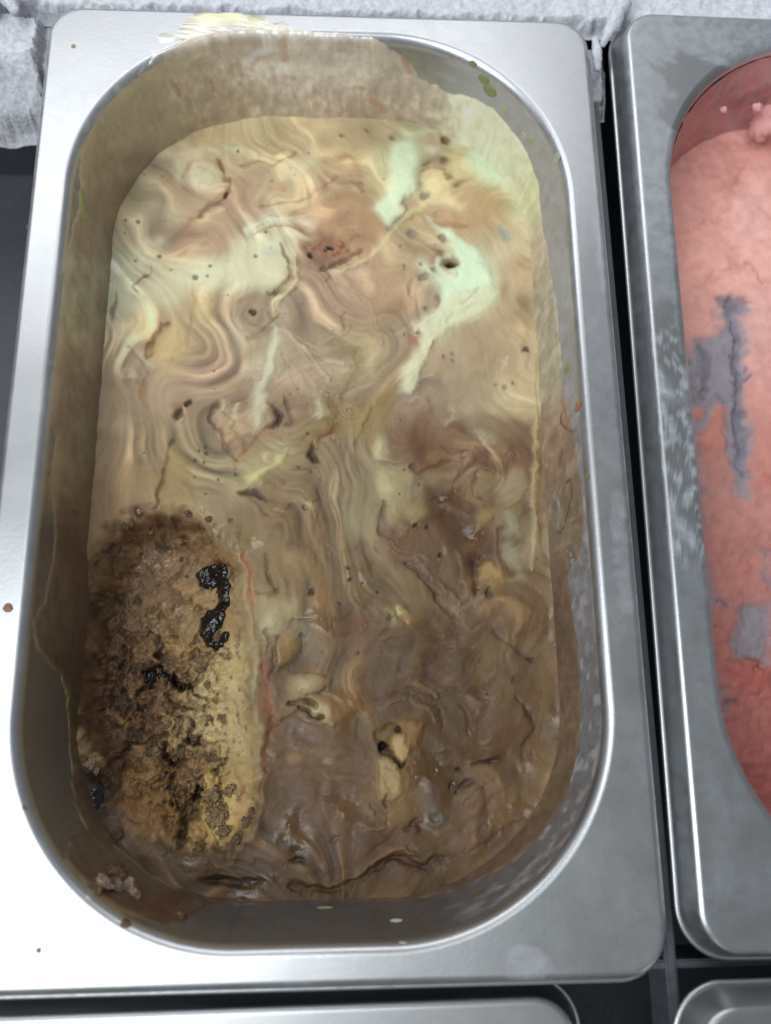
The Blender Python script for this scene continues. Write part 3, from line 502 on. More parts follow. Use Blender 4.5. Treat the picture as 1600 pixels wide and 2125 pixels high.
[.438,.329,.22],.4,-.2,.5),('S',[(-8.56,31.16),(-.75,22.5),(4.4,13.63)],(.37,.37),[.253,.151,.092],.4,.2,.5),('S',[(-7.45,30.37),(1.45,21.53),(6.95,13.18)],(.37,.37),
[.436,.327,.219],.4,-.2,.5),('S',[(-6.33,29.59),(3.65,20.57),(9.49,12.73)],(.37,.37),[.251,.15,.091],.4,.2,.5),('P',[(-16.46,18.12),(-12.42,14.14),(-13.18,10.81),(-16.49,10.58),
(-14.48,13.24)],[.06,.027,.019],.9,.87,-1.4),('S',[(-12.11,19.5),(-10.36,15.48),(-9.26,11.5),(-10.71,11.71)],(.51,.51),[.064,.029,.018],.85,-1.0,.5),('P',[(-2.35,5.81),(-.85,-.27),
(-3.31,-.5),(-4.29,2.1)],[.056,.027,.017],.95,.72,-1.4),('S',[(5.1,11.57),(2.61,8.46),(.13,6.7),(-1.09,4.07)],(.65,.65),[.178,.07,.031],.7,-.6,.5),('E',(-42.92,14.91),
1.86,2.0,0,[.046,.024,.013],.85,.5,-2.2),('E',(-40.45,17.08),.86,1.15,0,[.052,.026,.013],.85,.5,-1.5),('E',(-42.09,12.61),1.14,1.43,-20,[.44,.319,.186],.85,.5,1.0),
('E',(-41.23,15.53),.72,1.14,0,[.493,.359,.205],.8,.5,.8),('E',(-43.05,17.53),2.87,1.15,0,[.277,.144,.062],.7,.6,.0),('S',[(-43.88,7.19),(-45.35,1.54),(-46.51,-2.93),
(-47.58,-8.82),(-48.03,-13.2)],(.42,.42),[.093,.032,.014],.92,-1.6,.5),('P',[(-42.76,6.06),(-39.67,.81),(-38.35,-12.47),(-45.95,-13.2),(-45.81,-2.93)],[.334,.224,.104],.7,1.4,.6),
('P',[(-57.84,-.73),(-52.2,-1.46),(-47.71,-6.62),(-50.15,-12.47),(-56.47,-11.02)],[.359,.226,.109],.6,1.95,.4),('S',[(-28.72,18.05),(-32.44,18.02),(-33.39,15.79),(-33.86,12.25),
(-31.31,10.06),(-29.55,7.01),(-27.38,3.54),(-24.43,.74)],(.5,.5),[.074,.032,.014],.9,-1.3,.5),('E',(-31.01,14.51),2.15,2.58,0,[.452,.323,.217],.7,.6,1.2),('E',(-28.75,11.45),
2.0,2.41,0,[.4,.262,.15],.7,.6,1.2),('E',(-27.16,6.89),2.14,2.57,0,[.376,.243,.133],.7,.6,1.2),('E',(-24.52,4.62),1.99,2.39,0,[.341,.213,.12],.7,.6,1.2),('E',(-29.69,17.61),
1.44,1.73,0,[.5,.372,.234],.7,.6,1.2),('S',[(-25.4,18.07),(-26.51,14.06),(-28.08,11.84)],(.72,.72),[.535,.435,.26],.7,.7,.5),('S',[(-16.69,19.02),(-19.05,13.66),
(-20.58,9.24)],(1.01,1.01),[.501,.395,.257],.5,.4,.5),('S',[(-16.5,11.02),(-20.91,6.17),(-23.63,1.39)],(.64,.64),[.303,.157,.064],.6,-.3,.5),('S',[(-18.78,3.57),(-22.79,.52),
(-26.38,-1.64)],(.57,.57),[.346,.192,.084],.6,.3,.5),('P',[(-22.63,-4.62),(-18.61,-2.9),(-15.4,-.75),(-13.83,2.28),(-10.56,3.16),(-11.33,.56),(-15.33,-3.75),(-17.69,-7.17),
(-20.92,-7.6)],[.538,.443,.228],.9,1.14,1.2),('E',(-17.16,1.48),.85,1.42,-10,[.499,.388,.204],.8,.5,.5),('S',[(-25.34,-8.45),(-21.72,-8.02)],(.56,.56),[.497,.328,.141],.8,.3,.5),
('P',[(-24.49,-9.72),(-21.68,-9.29),(-17.61,-10.13),(-15.95,-12.24),(-18.39,-11.4),(-21.62,-11.4),(-23.65,-10.98)],[.071,.033,.024],.9,.84,-1.2),('S',[(-21.59,-12.24),
(-18.32,-13.92),(-17.46,-16.01),(-15.85,-16.43)],(.84,.84),[.135,.07,.048],.7,-.4,.5),('E',(-12.58,-6.86),1.27,1.13,0,[.247,.13,.078],.7,.5,.5),('S',[(-16.07,-7.17),(-13.7,-3.75),
(-10.45,-2.88)],(.99,.99),[.238,.164,.09],.5,.0,.5),('S',[(-9.83,-15.18),(-8.64,-13.5)],(.56,.56),[.125,.054,.024],.8,-.8,.5),('S',[(-1.4,-8.42),(-.96,-11.39),
(-2.98,-13.08)],(.35,.35),[.098,.05,.021],.8,-.6,.5),('E',(-4.83,-14.79),.84,.84,0,[.057,.029,.012],.8,.5,-.8),('E',(-3.99,-14.21),1.13,.99,0,[.495,.38,.188],.7,.5,.8),
('S',[(-.55,-12.23),(-1.31,-18.1),(-2.08,-22.25)],(.42,.42),[.222,.12,.062],.5,-.3,.5),('S',[(.3,-18.1),(.73,-21.43),(-1.25,-24.73),(3.97,-25.56),(3.18,-28.42)],(.7,.7),
[.218,.115,.061],.55,.3,.5),('S',[(-8.46,-25.12),(-4.44,-25.95),(-2.01,-29.22)],(.56,.56),[.19,.089,.04],.5,.0,.5),('E',(17.12,3.26),2.02,3.47,-8,[.489,.408,.242],.85,.4,.9),
('E',(19.45,-7.26),2.43,4.3,10,[.45,.359,.199],.75,.6,.8),('S',[(18.24,-9.68),(21.06,-13.92),(22.22,-18.12)],(1.14,1.14),[.374,.283,.144],.6,.4,.5),('P',[(14.95,-11.38),
(17.36,-15.6),(17.28,-22.7),(10.81,-23.51),(5.97,-20.61),(6.78,-13.92)],[.287,.221,.129],.6,2.26,.2),('S',[(18.42,-12.01),(18.38,-15.6),(17.93,-18.95),(17.69,-22.28)],(.64,1.13),
[.102,.043,.024],.9,-.8,.5),('S',[(16.86,-24.76),(8.79,-26.8),(2.77,-27.2)],(.56,.56),[.158,.087,.049],.5,.0,.5),('S',[(15.86,-1.09),(18.35,-.65)],(.65,.65),
[.149,.087,.055],.7,.0,.5),('E',(30.57,7.9),4.97,7.59,-10,[.161,.076,.039],.7,.8,.0),('E',(29.3,3.3),3.2,4.07,0,[.132,.057,.028],.7,.7,.0),('S',[(26.6,-1.1),(29.14,-3.81),
(33.53,-1.54),(37.94,.29)],(.65,.65),[.083,.038,.019],.8,-.7,.5),('E',(34.06,1.8),3.2,2.03,20,[.251,.132,.06],.6,.7,.4),('S',[(31.48,21.15),(33.14,16.92),(33.97,14.58)],(.52,.52),
[.17,.09,.06],.6,-.3,.5),('S',[(38.5,18.36),(40.14,14.14),(38.27,10.87)],(.66,.66),[.429,.335,.202],.5,.3,.5),('S',[(40.46,10.42),(44.36,8.58),(47.8,6.28),
(49.84,2.61)],(1.17,1.17),[.151,.072,.045],.75,-.3,.5),('S',[(46.18,9.98),(49.62,7.67),(52.18,5.84)],(.66,.66),[.365,.285,.171],.7,.6,.5),('P',[(45.89,2.6),(49.42,3.07),
(50.5,-2.4),(46.98,-2.87),(44.02,-.6)],[.149,.074,.047],.75,1.75,-.3),('S',[(40.74,5.79),(44.61,3.51),(44.09,1.22),(40.48,-1.98)],(.88,.88),[.3,.183,.098],.6,.4,.5),
('S',[(36.34,5.31),(38.01,2.57),(41.48,1.67),(40.39,-4.69),(39.34,-10.07),(41.87,-11.85),(46.55,-13.62)],(.43,.43),[.132,.065,.039],.6,-.4,.5),('E',(47.7,-6.47),
2.9,3.19,0,[.255,.17,.095],.8,.4,.5),('S',[(50.44,-3.76),(47.4,-3.32),(44.9,-6.03),(45.84,-9.61),(48.42,-10.06)],(.43,.43),[.113,.055,.032],.8,-.6,.5),('P',[(30.34,-7.85),
(35.87,-10.52),(41.84,-12.73),(47.37,-14.5),(44.15,-19.78),(40.43,-28.44),(37.16,-24.55),(33.89,-19.77),(30.51,-18.89),(33.19,-14.06),(30.7,-10.96)],[.095,.045,.021],.7,2.57,-.3),
('P',[(47.82,-14.06),(51.24,-14.95),(49.77,-18.91),(44.91,-22.4),(45.94,-18.03)],[.308,.203,.097],.9,1.0,.6),('P',[(34.09,-12.74),(40.07,-14.06),(43.18,-17.15),
(38.28,-16.27)],[.244,.145,.07],.8,1.15,.4),('S',[(28.22,-6.51),(34.3,-5.15),(39.52,-4.69)],(1.01,1.01),[.272,.194,.104],.5,.3,.5),('S',[(19.49,-15.38),(21.55,-19.76),
(26.19,-21.5)],(.85,.85),[.359,.266,.137],.5,.4,.5),('P',[(24.21,-13.62),(31.47,-14.5),(32.26,-17.14),(28.8,-18.89),(24.57,-17.14)],[.298,.215,.105],.7,1.71,.4),
('P',[(16.89,-19.75),(20.29,-18.88),(27.04,-21.5),(33.83,-21.95),(36.27,-25.85),(39.58,-28.44),(36.96,-31.0),(30.25,-29.27),(22.71,-26.68),
(18.51,-25.81)],[.157,.083,.047],.6,2.26,.0),('S',[(17.71,-22.36),(23.57,-25.82),(29.41,-29.26),(35.18,-33.97)],(.35,.35),[.096,.049,.029],.55,.25,.5),('S',[(18.95,-24.3),
(25.24,-27.11),(31.07,-30.55),(36.43,-34.4)],(.35,.35),[.24,.147,.079],.55,-.25,.5),('S',[(20.19,-26.24),(26.9,-28.4),(32.72,-31.83),(37.68,-34.82)],(.35,.35),
[.096,.049,.029],.55,.25,.5),('S',[(21.43,-28.17),(28.56,-29.69),(34.37,-33.12),(38.93,-35.25)],(.35,.35),[.239,.146,.079],.55,-.25,.5),('S',[(22.66,-30.1),(30.21,-30.97),
(36.01,-34.39),(40.17,-35.68)],(.35,.35),[.095,.049,.028],.55,.25,.5),('E',(46.91,-25.58),3.98,5.4,-10,[.115,.053,.024],.75,.7,.0),('E',(45.16,-30.16),
3.39,2.26,0,[.064,.028,.016],.8,.6,-.6),('P',[(46.23,-31.88),(48.81,-31.04),(51.27,-32.75),(52.85,-35.31),(47.7,-36.98),(44.4,-35.27)],[.338,.207,.089],.85,.99,1.1),
('S',[(52.73,-19.79),(51.57,-26.31),(53.43,-31.91),(55.38,-35.32)],(.71,.71),[.103,.049,.026],.7,-.4,.5),('S',[(51.02,-19.79),(50.62,-28.47),(52.12,-32.75)],(.5,.5),
[.207,.114,.067],.5,.3,.5),('S',[(55.58,-14.5),(56.17,-19.79),(54.99,-26.32),(57.26,-31.92),(57.93,-35.33)],(1.28,1.85),[.294,.245,.157],.8,.5,.5),('S',[(55.78,7.24),(57.92,5.86),
(60.35,1.73),(60.59,-1.93),(61.66,-6.45),(60.1,-10.94),(56.49,-13.62),(54.3,-14.06)],(.58,.58),[.163,.067,.038],.75,-.3,.5),('S',[(55.11,2.63),(57.39,4.01),(58.59,1.72),
(57.96,-1.93),(55.81,-1.03)],(.66,.66),[.177,.076,.041],.8,-.4,.5),('E',(56.47,-8.26),4.64,4.64,0,[.323,.249,.147],.75,.4,.5),('E',(55.76,-1.94),
1.46,1.02,0,[.176,.108,.062],.7,.5,.0),('E',(28.34,-20.2),.71,.71,0,[.047,.037,.02],.9,.4,-1.2),('E',(30.74,-20.92),.57,.57,0,[.061,.033,.019],.9,.4,-1.0),('E',(34.18,-29.84),
1.27,.7,15,[.046,.036,.017],.9,.4,-1.6),('S',[(33.16,-30.98),(35.32,-29.28),(36.22,-27.57)],(.42,.42),[.35,.222,.109],.6,.4,.5),('S',[(66.55,50.86),(65.34,24.58),(64.43,1.13),
(62.57,-18.33),(61.32,-32.78)],(.66,.66),[.441,.335,.185],.6,.7,.5),('S',[(66.58,15.08),(65.88,-6.44),(64.24,-24.17)],(1.02,1.02),[.262,.149,.065],.5,-.4,.5),('S',[(65.55,1.13),  # brown strip beside the right ridge is painted shade
(62.86,-12.05),(63.3,-26.16)],(.58,.58),[.32,.214,.116],.5,.4,.5),('E',(62.29,-35.63),3.39,6.37,-10,[.168,.086,.042],.6,.7,.0),('E',(68.03,-49.62),
1.96,6.29,-5,[.129,.062,.028],.6,.7,.0),('E',(65.86,-61.82),2.48,5.51,0,[.16,.082,.033],.5,.8,.0),('S',[(24.75,-30.44),(29.52,-36.63),(33.01,-42.75),(37.75,-46.41)],(.49,.97),
[.059,.031,.019],.9,-.9,.5),('S',[(27.22,-29.82),(33.18,-36.65),(37.89,-42.17),(38.99,-45.81)],(.42,.42),[.224,.138,.066],.6,.5,.5),('S',[(28.34,-34.78),(34.98,-37.88),
(39.09,-42.79)],(.84,.84),[.093,.045,.022],.6,.0,.5),('S',[(19.28,-27.31),(24.74,-31.06),(28.34,-34.78)],(.98,.98),[.114,.061,.038],.5,.0,.5),('S',[(39.61,-27.36),(40.63,-33.59),
(41.02,-39.75),(36.56,-45.8)],(.56,.56),[.26,.177,.094],.65,.5,.5),('S',[(44.47,-29.88),(43.66,-34.84),(44.08,-39.76)],(.7,.7),[.06,.027,.015],.85,-.9,.5),('P',[(44.99,-32.37),
(49.39,-30.52),(52.31,-34.26),(50.18,-40.41),(45.43,-36.7)],[.316,.193,.086],.7,1.13,.7),('E',(47.85,-40.06),1.26,1.26,0,[.064,.031,.017],.85,.5,-.7),('S',[(38.99,-45.81),
(42.77,-42.2),(46.48,-41.0)],(.56,.56),[.246,.203,.126],.6,.4,.5),('S',[(48.55,-49.48),(54.32,-55.49),(58.96,-59.08)],(.62,.62),[.077,.039,.024],.6,-.4,.5),('E',(58.85,-59.07),
1.24,.96,0,[.056,.028,.017],.8,.5,-.5),('E',(54.73,-64.26),1.37,1.23,0,[.097,.04,.018],.85,.5,-.3),('S',[(48.68,-46.48),(40.05,-50.02),(29.1,-54.1),(17.13,-55.78),
(8.82,-56.3)],(.34,.55),[.077,.039,.019],.32,-.15,.5),('S',[(48.13,-48.04),(39.99,-51.81),(29.06,-55.99),(17.11,-58.01),(9.17,-58.64)],(.34,.55),[.152,.089,.044],.32,.12,.5),
('S',[(47.57,-49.6),(39.93,-53.6),(29.01,-57.87),(17.09,-60.22),(9.52,-60.97)],(.34,.55),[.104,.055,.027],.32,-.1,.5),('S',[(47.02,-51.15),(39.86,-55.37),(28.97,-59.75),
(17.06,-62.43),(9.87,-63.29)],(.34,.54),[.076,.038,.019],.32,-.15,.5),('S',[(46.47,-52.7),(39.8,-57.14),(28.92,-61.61),(17.04,-64.63),(10.21,-65.6)],(.34,.54),
[.15,.088,.044],.32,.12,.5),('S',[(45.93,-54.24),(39.74,-58.91),(28.88,-63.47),(17.02,-66.81),(10.55,-67.89)],(.34,.54),[.103,.054,.027],.32,-.1,.5),('S',[(45.38,-55.77),
(39.68,-60.66),(28.84,-65.32),(16.99,-68.99),(10.9,-70.18)],(.34,.54),[.075,.038,.018],.32,-.15,.5),('S',[(44.84,-57.3),(39.61,-62.41),(28.79,-67.17),(16.97,-71.15),
(11.24,-72.45)],(.34,.54),[.149,.087,.044],.32,.12,.5),('S',[(44.29,-58.83),(39.55,-64.16),(28.75,-69.0),(16.95,-73.31),(11.57,-74.71)],(.34,.54),[.102,.054,.026],.32,-.1,.5),
('S',[(43.75,-60.35),(39.49,-65.89),(28.71,-70.83),(16.92,-75.46),(11.91,-76.97)],(.34,.54),[.074,.038,.018],.32,-.15,.5),('S',[(43.22,-61.86),(39.43,-67.62),(28.66,-72.65),
(16.9,-77.59),(12.25,-79.21)],(.34,.54),[.147,.087,.043],.32,.12,.5),('E',(-2.6,-39.53),.82,1.24,-30,[.048,.036,.025],.85,.5,-1.0),('E',(.29,-41.07),
3.57,2.74,0,[.282,.157,.072],.7,.6,.5),('E',(7.58,-32.17),.69,.56,0,[.054,.036,.021],.85,.4,-.7),('E',(8.27,-35.26),.69,.55,0,[.054,.036,.021],.85,.4,-.7),('E',(5.93,-42.34),
.55,.44,0,[.053,.036,.02],.85,.4,-.7),('E',(15.45,-38.92),.55,.44,0,[.053,.036,.02],.85,.4,-.7),('E',(11.73,-36.82),.42,.33,0,[.053,.036,.02],.85,.4,-.7),('E',(38.19,-88.74),
.53,.42,0,[.05,.034,.019],.85,.4,-.7),('E',(20.18,-47.1),1.92,1.92,0,[.328,.251,.119],.7,.5,1.1),('E',(19.07,-47.91),1.1,1.1,0,[.097,.065,.021],.8,.5,-.8),('E',(22.69,-45.19),
1.38,1.1,0,[.432,.333,.156],.8,.5,.9),('E',(24.44,-47.54),1.38,1.24,0,[.293,.166,.077],.6,.5,.6),('E',(8.25,-48.66),4.64,2.18,10,[.16,.068,.036],.6,.7,.0),('S',[(2.61,-50.86),
(7.47,-50.53),(10.47,-50.17)],(.41,.41),[.087,.042,.023],.7,-.4,.5),('S',[(4.46,-46.01),(6.34,-46.4),(9.36,-45.66)],(.34,.34),[.088,.042,.023],.7,-.3,.5),('E',(7.98,-52.59),
8.16,2.99,5,[.185,.096,.047],.45,.8,.0),('S',[(-8.63,-47.8),(-4.16,-47.08),(.34,-46.73)],(.41,.41),[.124,.068,.034],.8,-.6,.5),('S',[(-8.65,-46.68),(-4.17,-46.14),
(.33,-45.98)],(.54,.54),[.3,.232,.14],.6,.4,.5),('S',[(16.81,-54.68),(20.57,-53.6),(25.87,-51.78)],(.41,.41),[.066,.034,.017],.8,-.5,.5),('S',[(17.22,-51.72),
(19.11,-50.98)],(.62,.62),[.088,.036,.017],.8,-.4,.5),('S',[(-15.8,-28.7),(-15.51,-32.58),(-14.11,-36.04),(-11.79,-38.92)],(.55,.55),[.077,.036,.016],.9,-1.6,.5),
('P',[(-14.65,-29.1),(-10.52,-26.38),(-5.16,-26.78),(-1.3,-31.08),(-2.02,-35.71),(-7.3,-36.84),(-12.21,-36.81),(-14.56,-32.97)],[.251,.156,.071],.55,2.21,1.0),('S',[(-12.8,-26.37),
(-7.49,-24.82),(-2.87,-27.18),(-1.31,-30.3)],(.56,.56),[.179,.084,.039],.5,.0,.5),('E',(-7.69,-29.72),2.49,1.94,0,[.306,.224,.116],.6,.7,.4),('S',[(-18.93,-39.07),(-15.9,-39.85),
(-12.16,-39.48)],(.68,.68),[.151,.077,.031],.7,-.5,.5),('P',[(-17.4,-40.22),(-10.25,-41.01),(-4.98,-41.04),(-7.17,-45.56),(-10.11,-48.54),(-13.04,-50.75),
(-16.46,-47.75)],[.344,.254,.135],.7,1.63,.6),('E',(-14.18,-47.96),2.44,2.71,0,[.428,.349,.205],.75,.6,.9),('P',[(-12.99,-52.97),(-10.07,-50.77),(-7.07,-51.91),(-6.65,-55.23),
(-8.46,-58.15),(-12.1,-60.31),(-13.25,-58.11)],[.272,.167,.073],.8,1.08,1.0),('S',[(-12.27,-51.87),(-13.47,-56.65),(-12.84,-59.94),(-14.22,-63.91)],(.54,.54),
[.067,.028,.014],.85,-1.2,.5),('S',[(-15.29,-49.99),(-14.84,-52.96),(-15.15,-55.53)],(.47,.47),[.063,.032,.013],.85,-1.0,.5),('S',[(-16.38,-50.73),(-15.95,-52.95),
(-16.24,-56.26)],(.47,.47),[.388,.26,.115],.7,.4,.5),('S',[(-23.19,-28.26),(-21.16,-40.82),(-19.41,-54.39),(-18.24,-67.59),(-17.36,-80.41),(-17.61,-90.4)],(1.47,2.0),
[.332,.241,.123],.85,.5,.5),('S',[(-19.96,-35.28),(-18.21,-49.02),(-17.12,-59.73)],(.54,.54),[.405,.315,.177],.6,.4,.5),('S',[(-22.24,-28.69),(-21.18,-32.56),(-20.32,-36.4),
(-19.41,-41.72)],(.89,.68),[.317,.08,.039],.95,-.5,.5),('S',[(-19.41,-41.72),(-18.5,-47.73),(-17.8,-52.93),(-17.11,-58.08),(-16.47,-61.72)],(.4,.54),[.227,.07,.035],.85,-.7,.5),
('S',[(-16.51,-60.27),(-15.32,-63.9),(-14.56,-65.18),(-13.63,-70.55),(-13.23,-75.51)],(.93,1.33),[.249,.087,.051],.8,-.4,.5),('S',[(-13.08,-74.1),(-14.49,-83.16),
(-14.73,-87.97)],(1.17,.78),[.191,.076,.037],.75,-.5,.5),('S',[(-14.73,-87.97),(-16.07,-91.35),(-18.05,-96.38),(-19.05,-98.37)],(.51,.64),[.124,.052,.024],.8,-.9,.5),
('S',[(-16.83,-61.91),(-15.97,-66.96),(-16.15,-74.06),(-16.32,-81.75)],(.92,.92),[.256,.144,.07],.6,.0,.5),('S',[(-18.68,-61.17),(-17.84,-65.15),(-17.55,-69.09)],(.93,.53),
[.33,.286,.182],.8,.3,.5),('S',[(-17.47,-65.51),(-17.34,-70.16)],(.33,.33),[.091,.043,.021],.7,-.4,.5),('P',[(-7.63,-63.81),(-3.98,-62.03),(.45,-62.44),(2.3,-63.91),(-.26,-66.05),
(-3.91,-67.09),(-7.58,-66.69)],[.299,.207,.109],.8,1.07,1.0),('E',(-3.95,-64.34),2.4,1.34,10,[.378,.291,.173],.8,.6,.6),('S',[(-7.65,-62.36),(-3.24,-61.68),
(1.93,-62.81)],(.33,.33),[.118,.048,.021],.7,-.4,.5),('S',[(-3.91,-67.44),(-.25,-66.77),(1.94,-64.99)],(.4,.4),[.075,.04,.019],.75,-.6,.5),('P',[(1.22,-67.86),(5.63,-66.83),
(10.03,-69.39),(10.76,-72.25),(7.1,-75.4),(4.19,-76.42),(1.64,-75.69),(1.25,-72.14)],[.201,.108,.041],.85,1.33,1.3),('P',[(-.96,-69.27),(.5,-69.28),(1.98,-71.8),(2.0,-74.99),
(4.18,-76.07),(3.46,-76.77),(.54,-74.97),(-3.12,-72.45)],[.381,.273,.134],.9,.8,.6),('S',[(1.95,-66.79),(4.89,-68.61),(6.36,-70.42)],(.53,.53),[.325,.225,.114],.7,.4,.5),
('S',[(-9.32,-71.31),(-6.78,-70.99),(-4.61,-69.94),(-1.32,-70.33)],(.4,.93),[.018,.013,.009],.95,-2.2,.5),('S',[(-6.77,-72.05),(-3.85,-72.79),(-1.65,-74.06),(.9,-74.27)],(.6,.4),
[.021,.016,.013],.95,-2.0,.5),('E',(-1.34,-72.44),1.33,1.33,-20,[.434,.345,.204],.9,.4,.8),('S',[(-12.5,-75.52),(-9.99,-74.49),(-7.11,-73.11)],(.53,.53),
[.068,.028,.015],.85,-.9,.5),('S',[(-6.73,-74.18),(-3.09,-75.63),(2.01,-76.75)],(.46,.46),[.141,.067,.032],.6,-.5,.5),('P',[(15.47,-77.97),(18.04,-76.6),(20.97,-76.98),
(20.19,-79.79),(17.62,-81.51),(15.45,-80.78)],[.142,.088,.034],.85,.8,-1.8),('E',(16.92,-82.13),1.59,1.19,0,[.012,.008,.006],.97,.35,-4.0),('P',[(20.98,-75.92),(25.39,-75.62),
(27.93,-77.07),(26.73,-81.63),(24.51,-83.0),(23.47,-80.19),(20.19,-80.14)],[.229,.126,.05],.85,.93,1.4),('P',[(19.81,-80.84),(22.75,-79.47),(24.88,-83.0),(24.46,-85.78),
(22.63,-86.45),(20.14,-83.63)],[.383,.258,.119],.92,.79,1.8),('E',(21.6,-78.5),.8,1.2,-20,[.029,.017,.009],.9,.4,-1.8),('S',[(15.79,-82.88),(19.4,-84.32),(21.91,-86.44),
(23.72,-86.63)],(.66,.53),[.025,.014,.008],.92,-2.2,.5),('P',[(15.05,-84.95),(19.39,-85.36),(21.86,-89.54),(21.8,-93.3),(19.61,-95.3),(17.1,-95.26),(15.7,-91.84),
(16.1,-88.42)],[.341,.23,.108],.9,.92,1.2),('S',[(18.28,-87.07),(20.76,-90.21),(21.44,-92.95)],(.26,.26),[.177,.091,.035],.7,-.5,.5),('S',[(16.45,-89.46),(18.58,-91.89),
(19.26,-94.62)],(.26,.26),[.177,.091,.035],.7,-.5,.5),('S',[(18.19,-94.26),(17.8,-97.3)],(.39,.39),[.038,.021,.01],.9,-1.4,.5),('S',[(13.87,-96.9),(15.28,-98.95)],(.45,.45),
[.049,.022,.011],.9,-1.0,.5),('S',[(15.3,-96.59),(17.07,-98.64),(18.47,-100.68),(18.09,-102.01)],(.39,.39),[.125,.055,.024],.7,-.5,.5),('P',[(18.87,-97.32),(23.54,-96.05),
(25.3,-98.1),(23.44,-101.43),(19.85,-103.37),(18.11,-100.34)],[.207,.12,.047],.7,1.56,.5),('S',[(12.06,-101.57),(14.88,-103.62),(18.44,-103.01)],(.45,.45),
[.268,.158,.072],.7,.6,.5),('E',(11.0,-76.96),.8,2.39,-5,[.109,.083,.051],.6,.6,-.3),('E',(-.57,-84.42),9.16,4.58,5,[.201,.112,.051],.4,.9,.0),('E',(1.53,-85.7),
1.31,1.05,0,[.255,.172,.09],.7,.6,.3),('E',(-7.09,-85.21),1.83,1.3,0,[.218,.125,.048],.6,.7,.0),('S',[(-12.41,-79.72),(-6.65,-79.79),(.59,-81.28),(9.27,-82.09),
(13.24,-84.93)],(.53,.39),[.096,.05,.026],.28,-.12,.5),('S',[(-12.36,-82.15),(-6.62,-81.39),(.6,-83.37),(9.26,-85.05),(13.23,-86.31)],(.52,.39),[.185,.104,.053],.28,.14,.5),
('S',[(-12.31,-84.57),(-6.6,-82.99),(.62,-85.44),(9.26,-85.91),(13.22,-87.69)],(.52,.39),[.129,.066,.033],.28,-.1,.5),('S',[(-12.26,-86.98),(-6.54,-86.65),(.63,-87.51),
(9.25,-88.84),(13.21,-89.07)],(.52,.39),[.096,.05,.026],.28,-.12,.5),('S',[(-12.2,-89.37),(-6.52,-88.23),(.65,-89.56),(9.25,-89.69),(13.2,-90.44)],(.52,.39),
[.185,.104,.053],.28,.14,.5),('S',[(-12.15,-91.75),(-6.5,-89.8),(.66,-91.61),(9.24,-92.59),(13.19,-91.8)],(.52,.39),[.129,.066,.033],.28,-.1,.5),('S',[(-12.1,-94.12),(-6.44,-93.4),
(.68,-93.65),(9.24,-93.44),(13.18,-93.17)],(.52,.39),[.096,.05,.026],.28,-.12,.5),('S',[(-12.05,-96.48),(-6.42,-94.95),(.69,-95.68),(9.24,-96.32),(13.17,-94.52)],(.52,.39),
[.185,.104,.053],.28,.14,.5),('S',[(14.65,-69.0),(21.71,-67.93),(28.72,-70.29),(33.32,-74.33),(34.35,-78.85)],(.47,.47),[.064,.033,.016],.65,-.5,.5),('S',[(24.09,-66.23),
(32.28,-69.19),(35.92,-66.35),(41.81,-67.57),(47.62,-70.5)],(.47,.47),[.074,.036,.017],.65,-.5,.5),('S',[(26.46,-65.68),(31.15,-67.45),(32.28,-69.19)],(.47,.47),
[.264,.15,.069],.65,.5,.5),('S',[(15.8,-71.29),(22.85,-69.66),(29.25,-72.58),(32.08,-76.57)],(.47,.47),[.17,.095,.045],.65,.5,.5),('S',[(38.15,-70.4),(39.78,-74.4),
(41.4,-78.38)],(.47,.47),[.07,.033,.016],.65,-.5,.5),('S',[(41.85,-66.41),(45.34,-68.18)],(.48,.48),[.084,.041,.019],.65,-.5,.5),('E',(47.0,-84.45),
6.67,2.4,15,[.112,.059,.029],.5,.7,.5),('P',[(41.76,-68.72),(50.1,-68.23),(57.03,-72.33),(59.67,-78.05),(55.29,-82.49),(47.04,-83.49),(41.33,-80.06),
(43.9,-74.45)],[.13,.069,.034],.5,2.43,.8),('S',[(54.8,-69.43),(58.71,-74.06),(59.27,-79.73),(55.85,-83.05)],(.54,.95),[.058,.024,.012],.8,-.7,.5),('S',[(57.06,-82.51),
(55.7,-85.84),(58.01,-86.43),(59.28,-84.78)],(.47,.47),[.081,.034,.015],.8,-.6,.5),('E',(46.94,-85.71),4.53,1.07,12,[.045,.022,.011],.85,.5,-.9),('S',[(41.64,-87.3),(44.61,-85.68),
(48.08,-86.28)],(.47,.47),[.051,.025,.012],.8,-.7,.5),('E',(40.71,-92.16),3.69,1.19,22,[.046,.023,.012],.85,.5,-.8),('S',[(25.93,-90.91),(28.28,-88.75),(31.73,-89.35)],(.53,.53),
[.069,.031,.018],.7,-.5,.5),('P',[(57.98,-86.98),(64.15,-82.05),(67.42,-86.0),(63.34,-94.76),(55.45,-101.12),(48.36,-105.27),(45.65,-102.02),
(53.37,-96.77)],[.171,.102,.044],.55,2.12,.3),('S',[(64.33,-79.23),(68.79,-83.23),(68.3,-90.45),(63.14,-98.02),(56.42,-104.35)],(.53,.53),[.107,.046,.018],.7,-.4,.5),
('S',[(66.06,-79.82),(70.44,-84.93),(69.39,-91.57),(64.19,-99.65)],(.4,.4),[.207,.121,.05],.5,.4,.5),('S',[(51.81,-93.49),(46.41,-97.74),(43.93,-101.99),
(42.59,-106.75)],(.79,1.44),[.071,.031,.015],.6,-.4,.5),('S',[(39.52,-97.63),(43.09,-94.44),(47.91,-90.14)],(.53,.53),[.094,.045,.021],.5,-.3,.5),('E',(31.38,-100.65),
3.12,2.86,0,[.13,.096,.06],.75,.35,.9),('E',(31.39,-100.28),1.82,1.69,0,[.097,.073,.048],.6,.5,-.9),('S',[(23.4,-103.76),(25.72,-101.15),(27.93,-103.84)],(.78,.78),
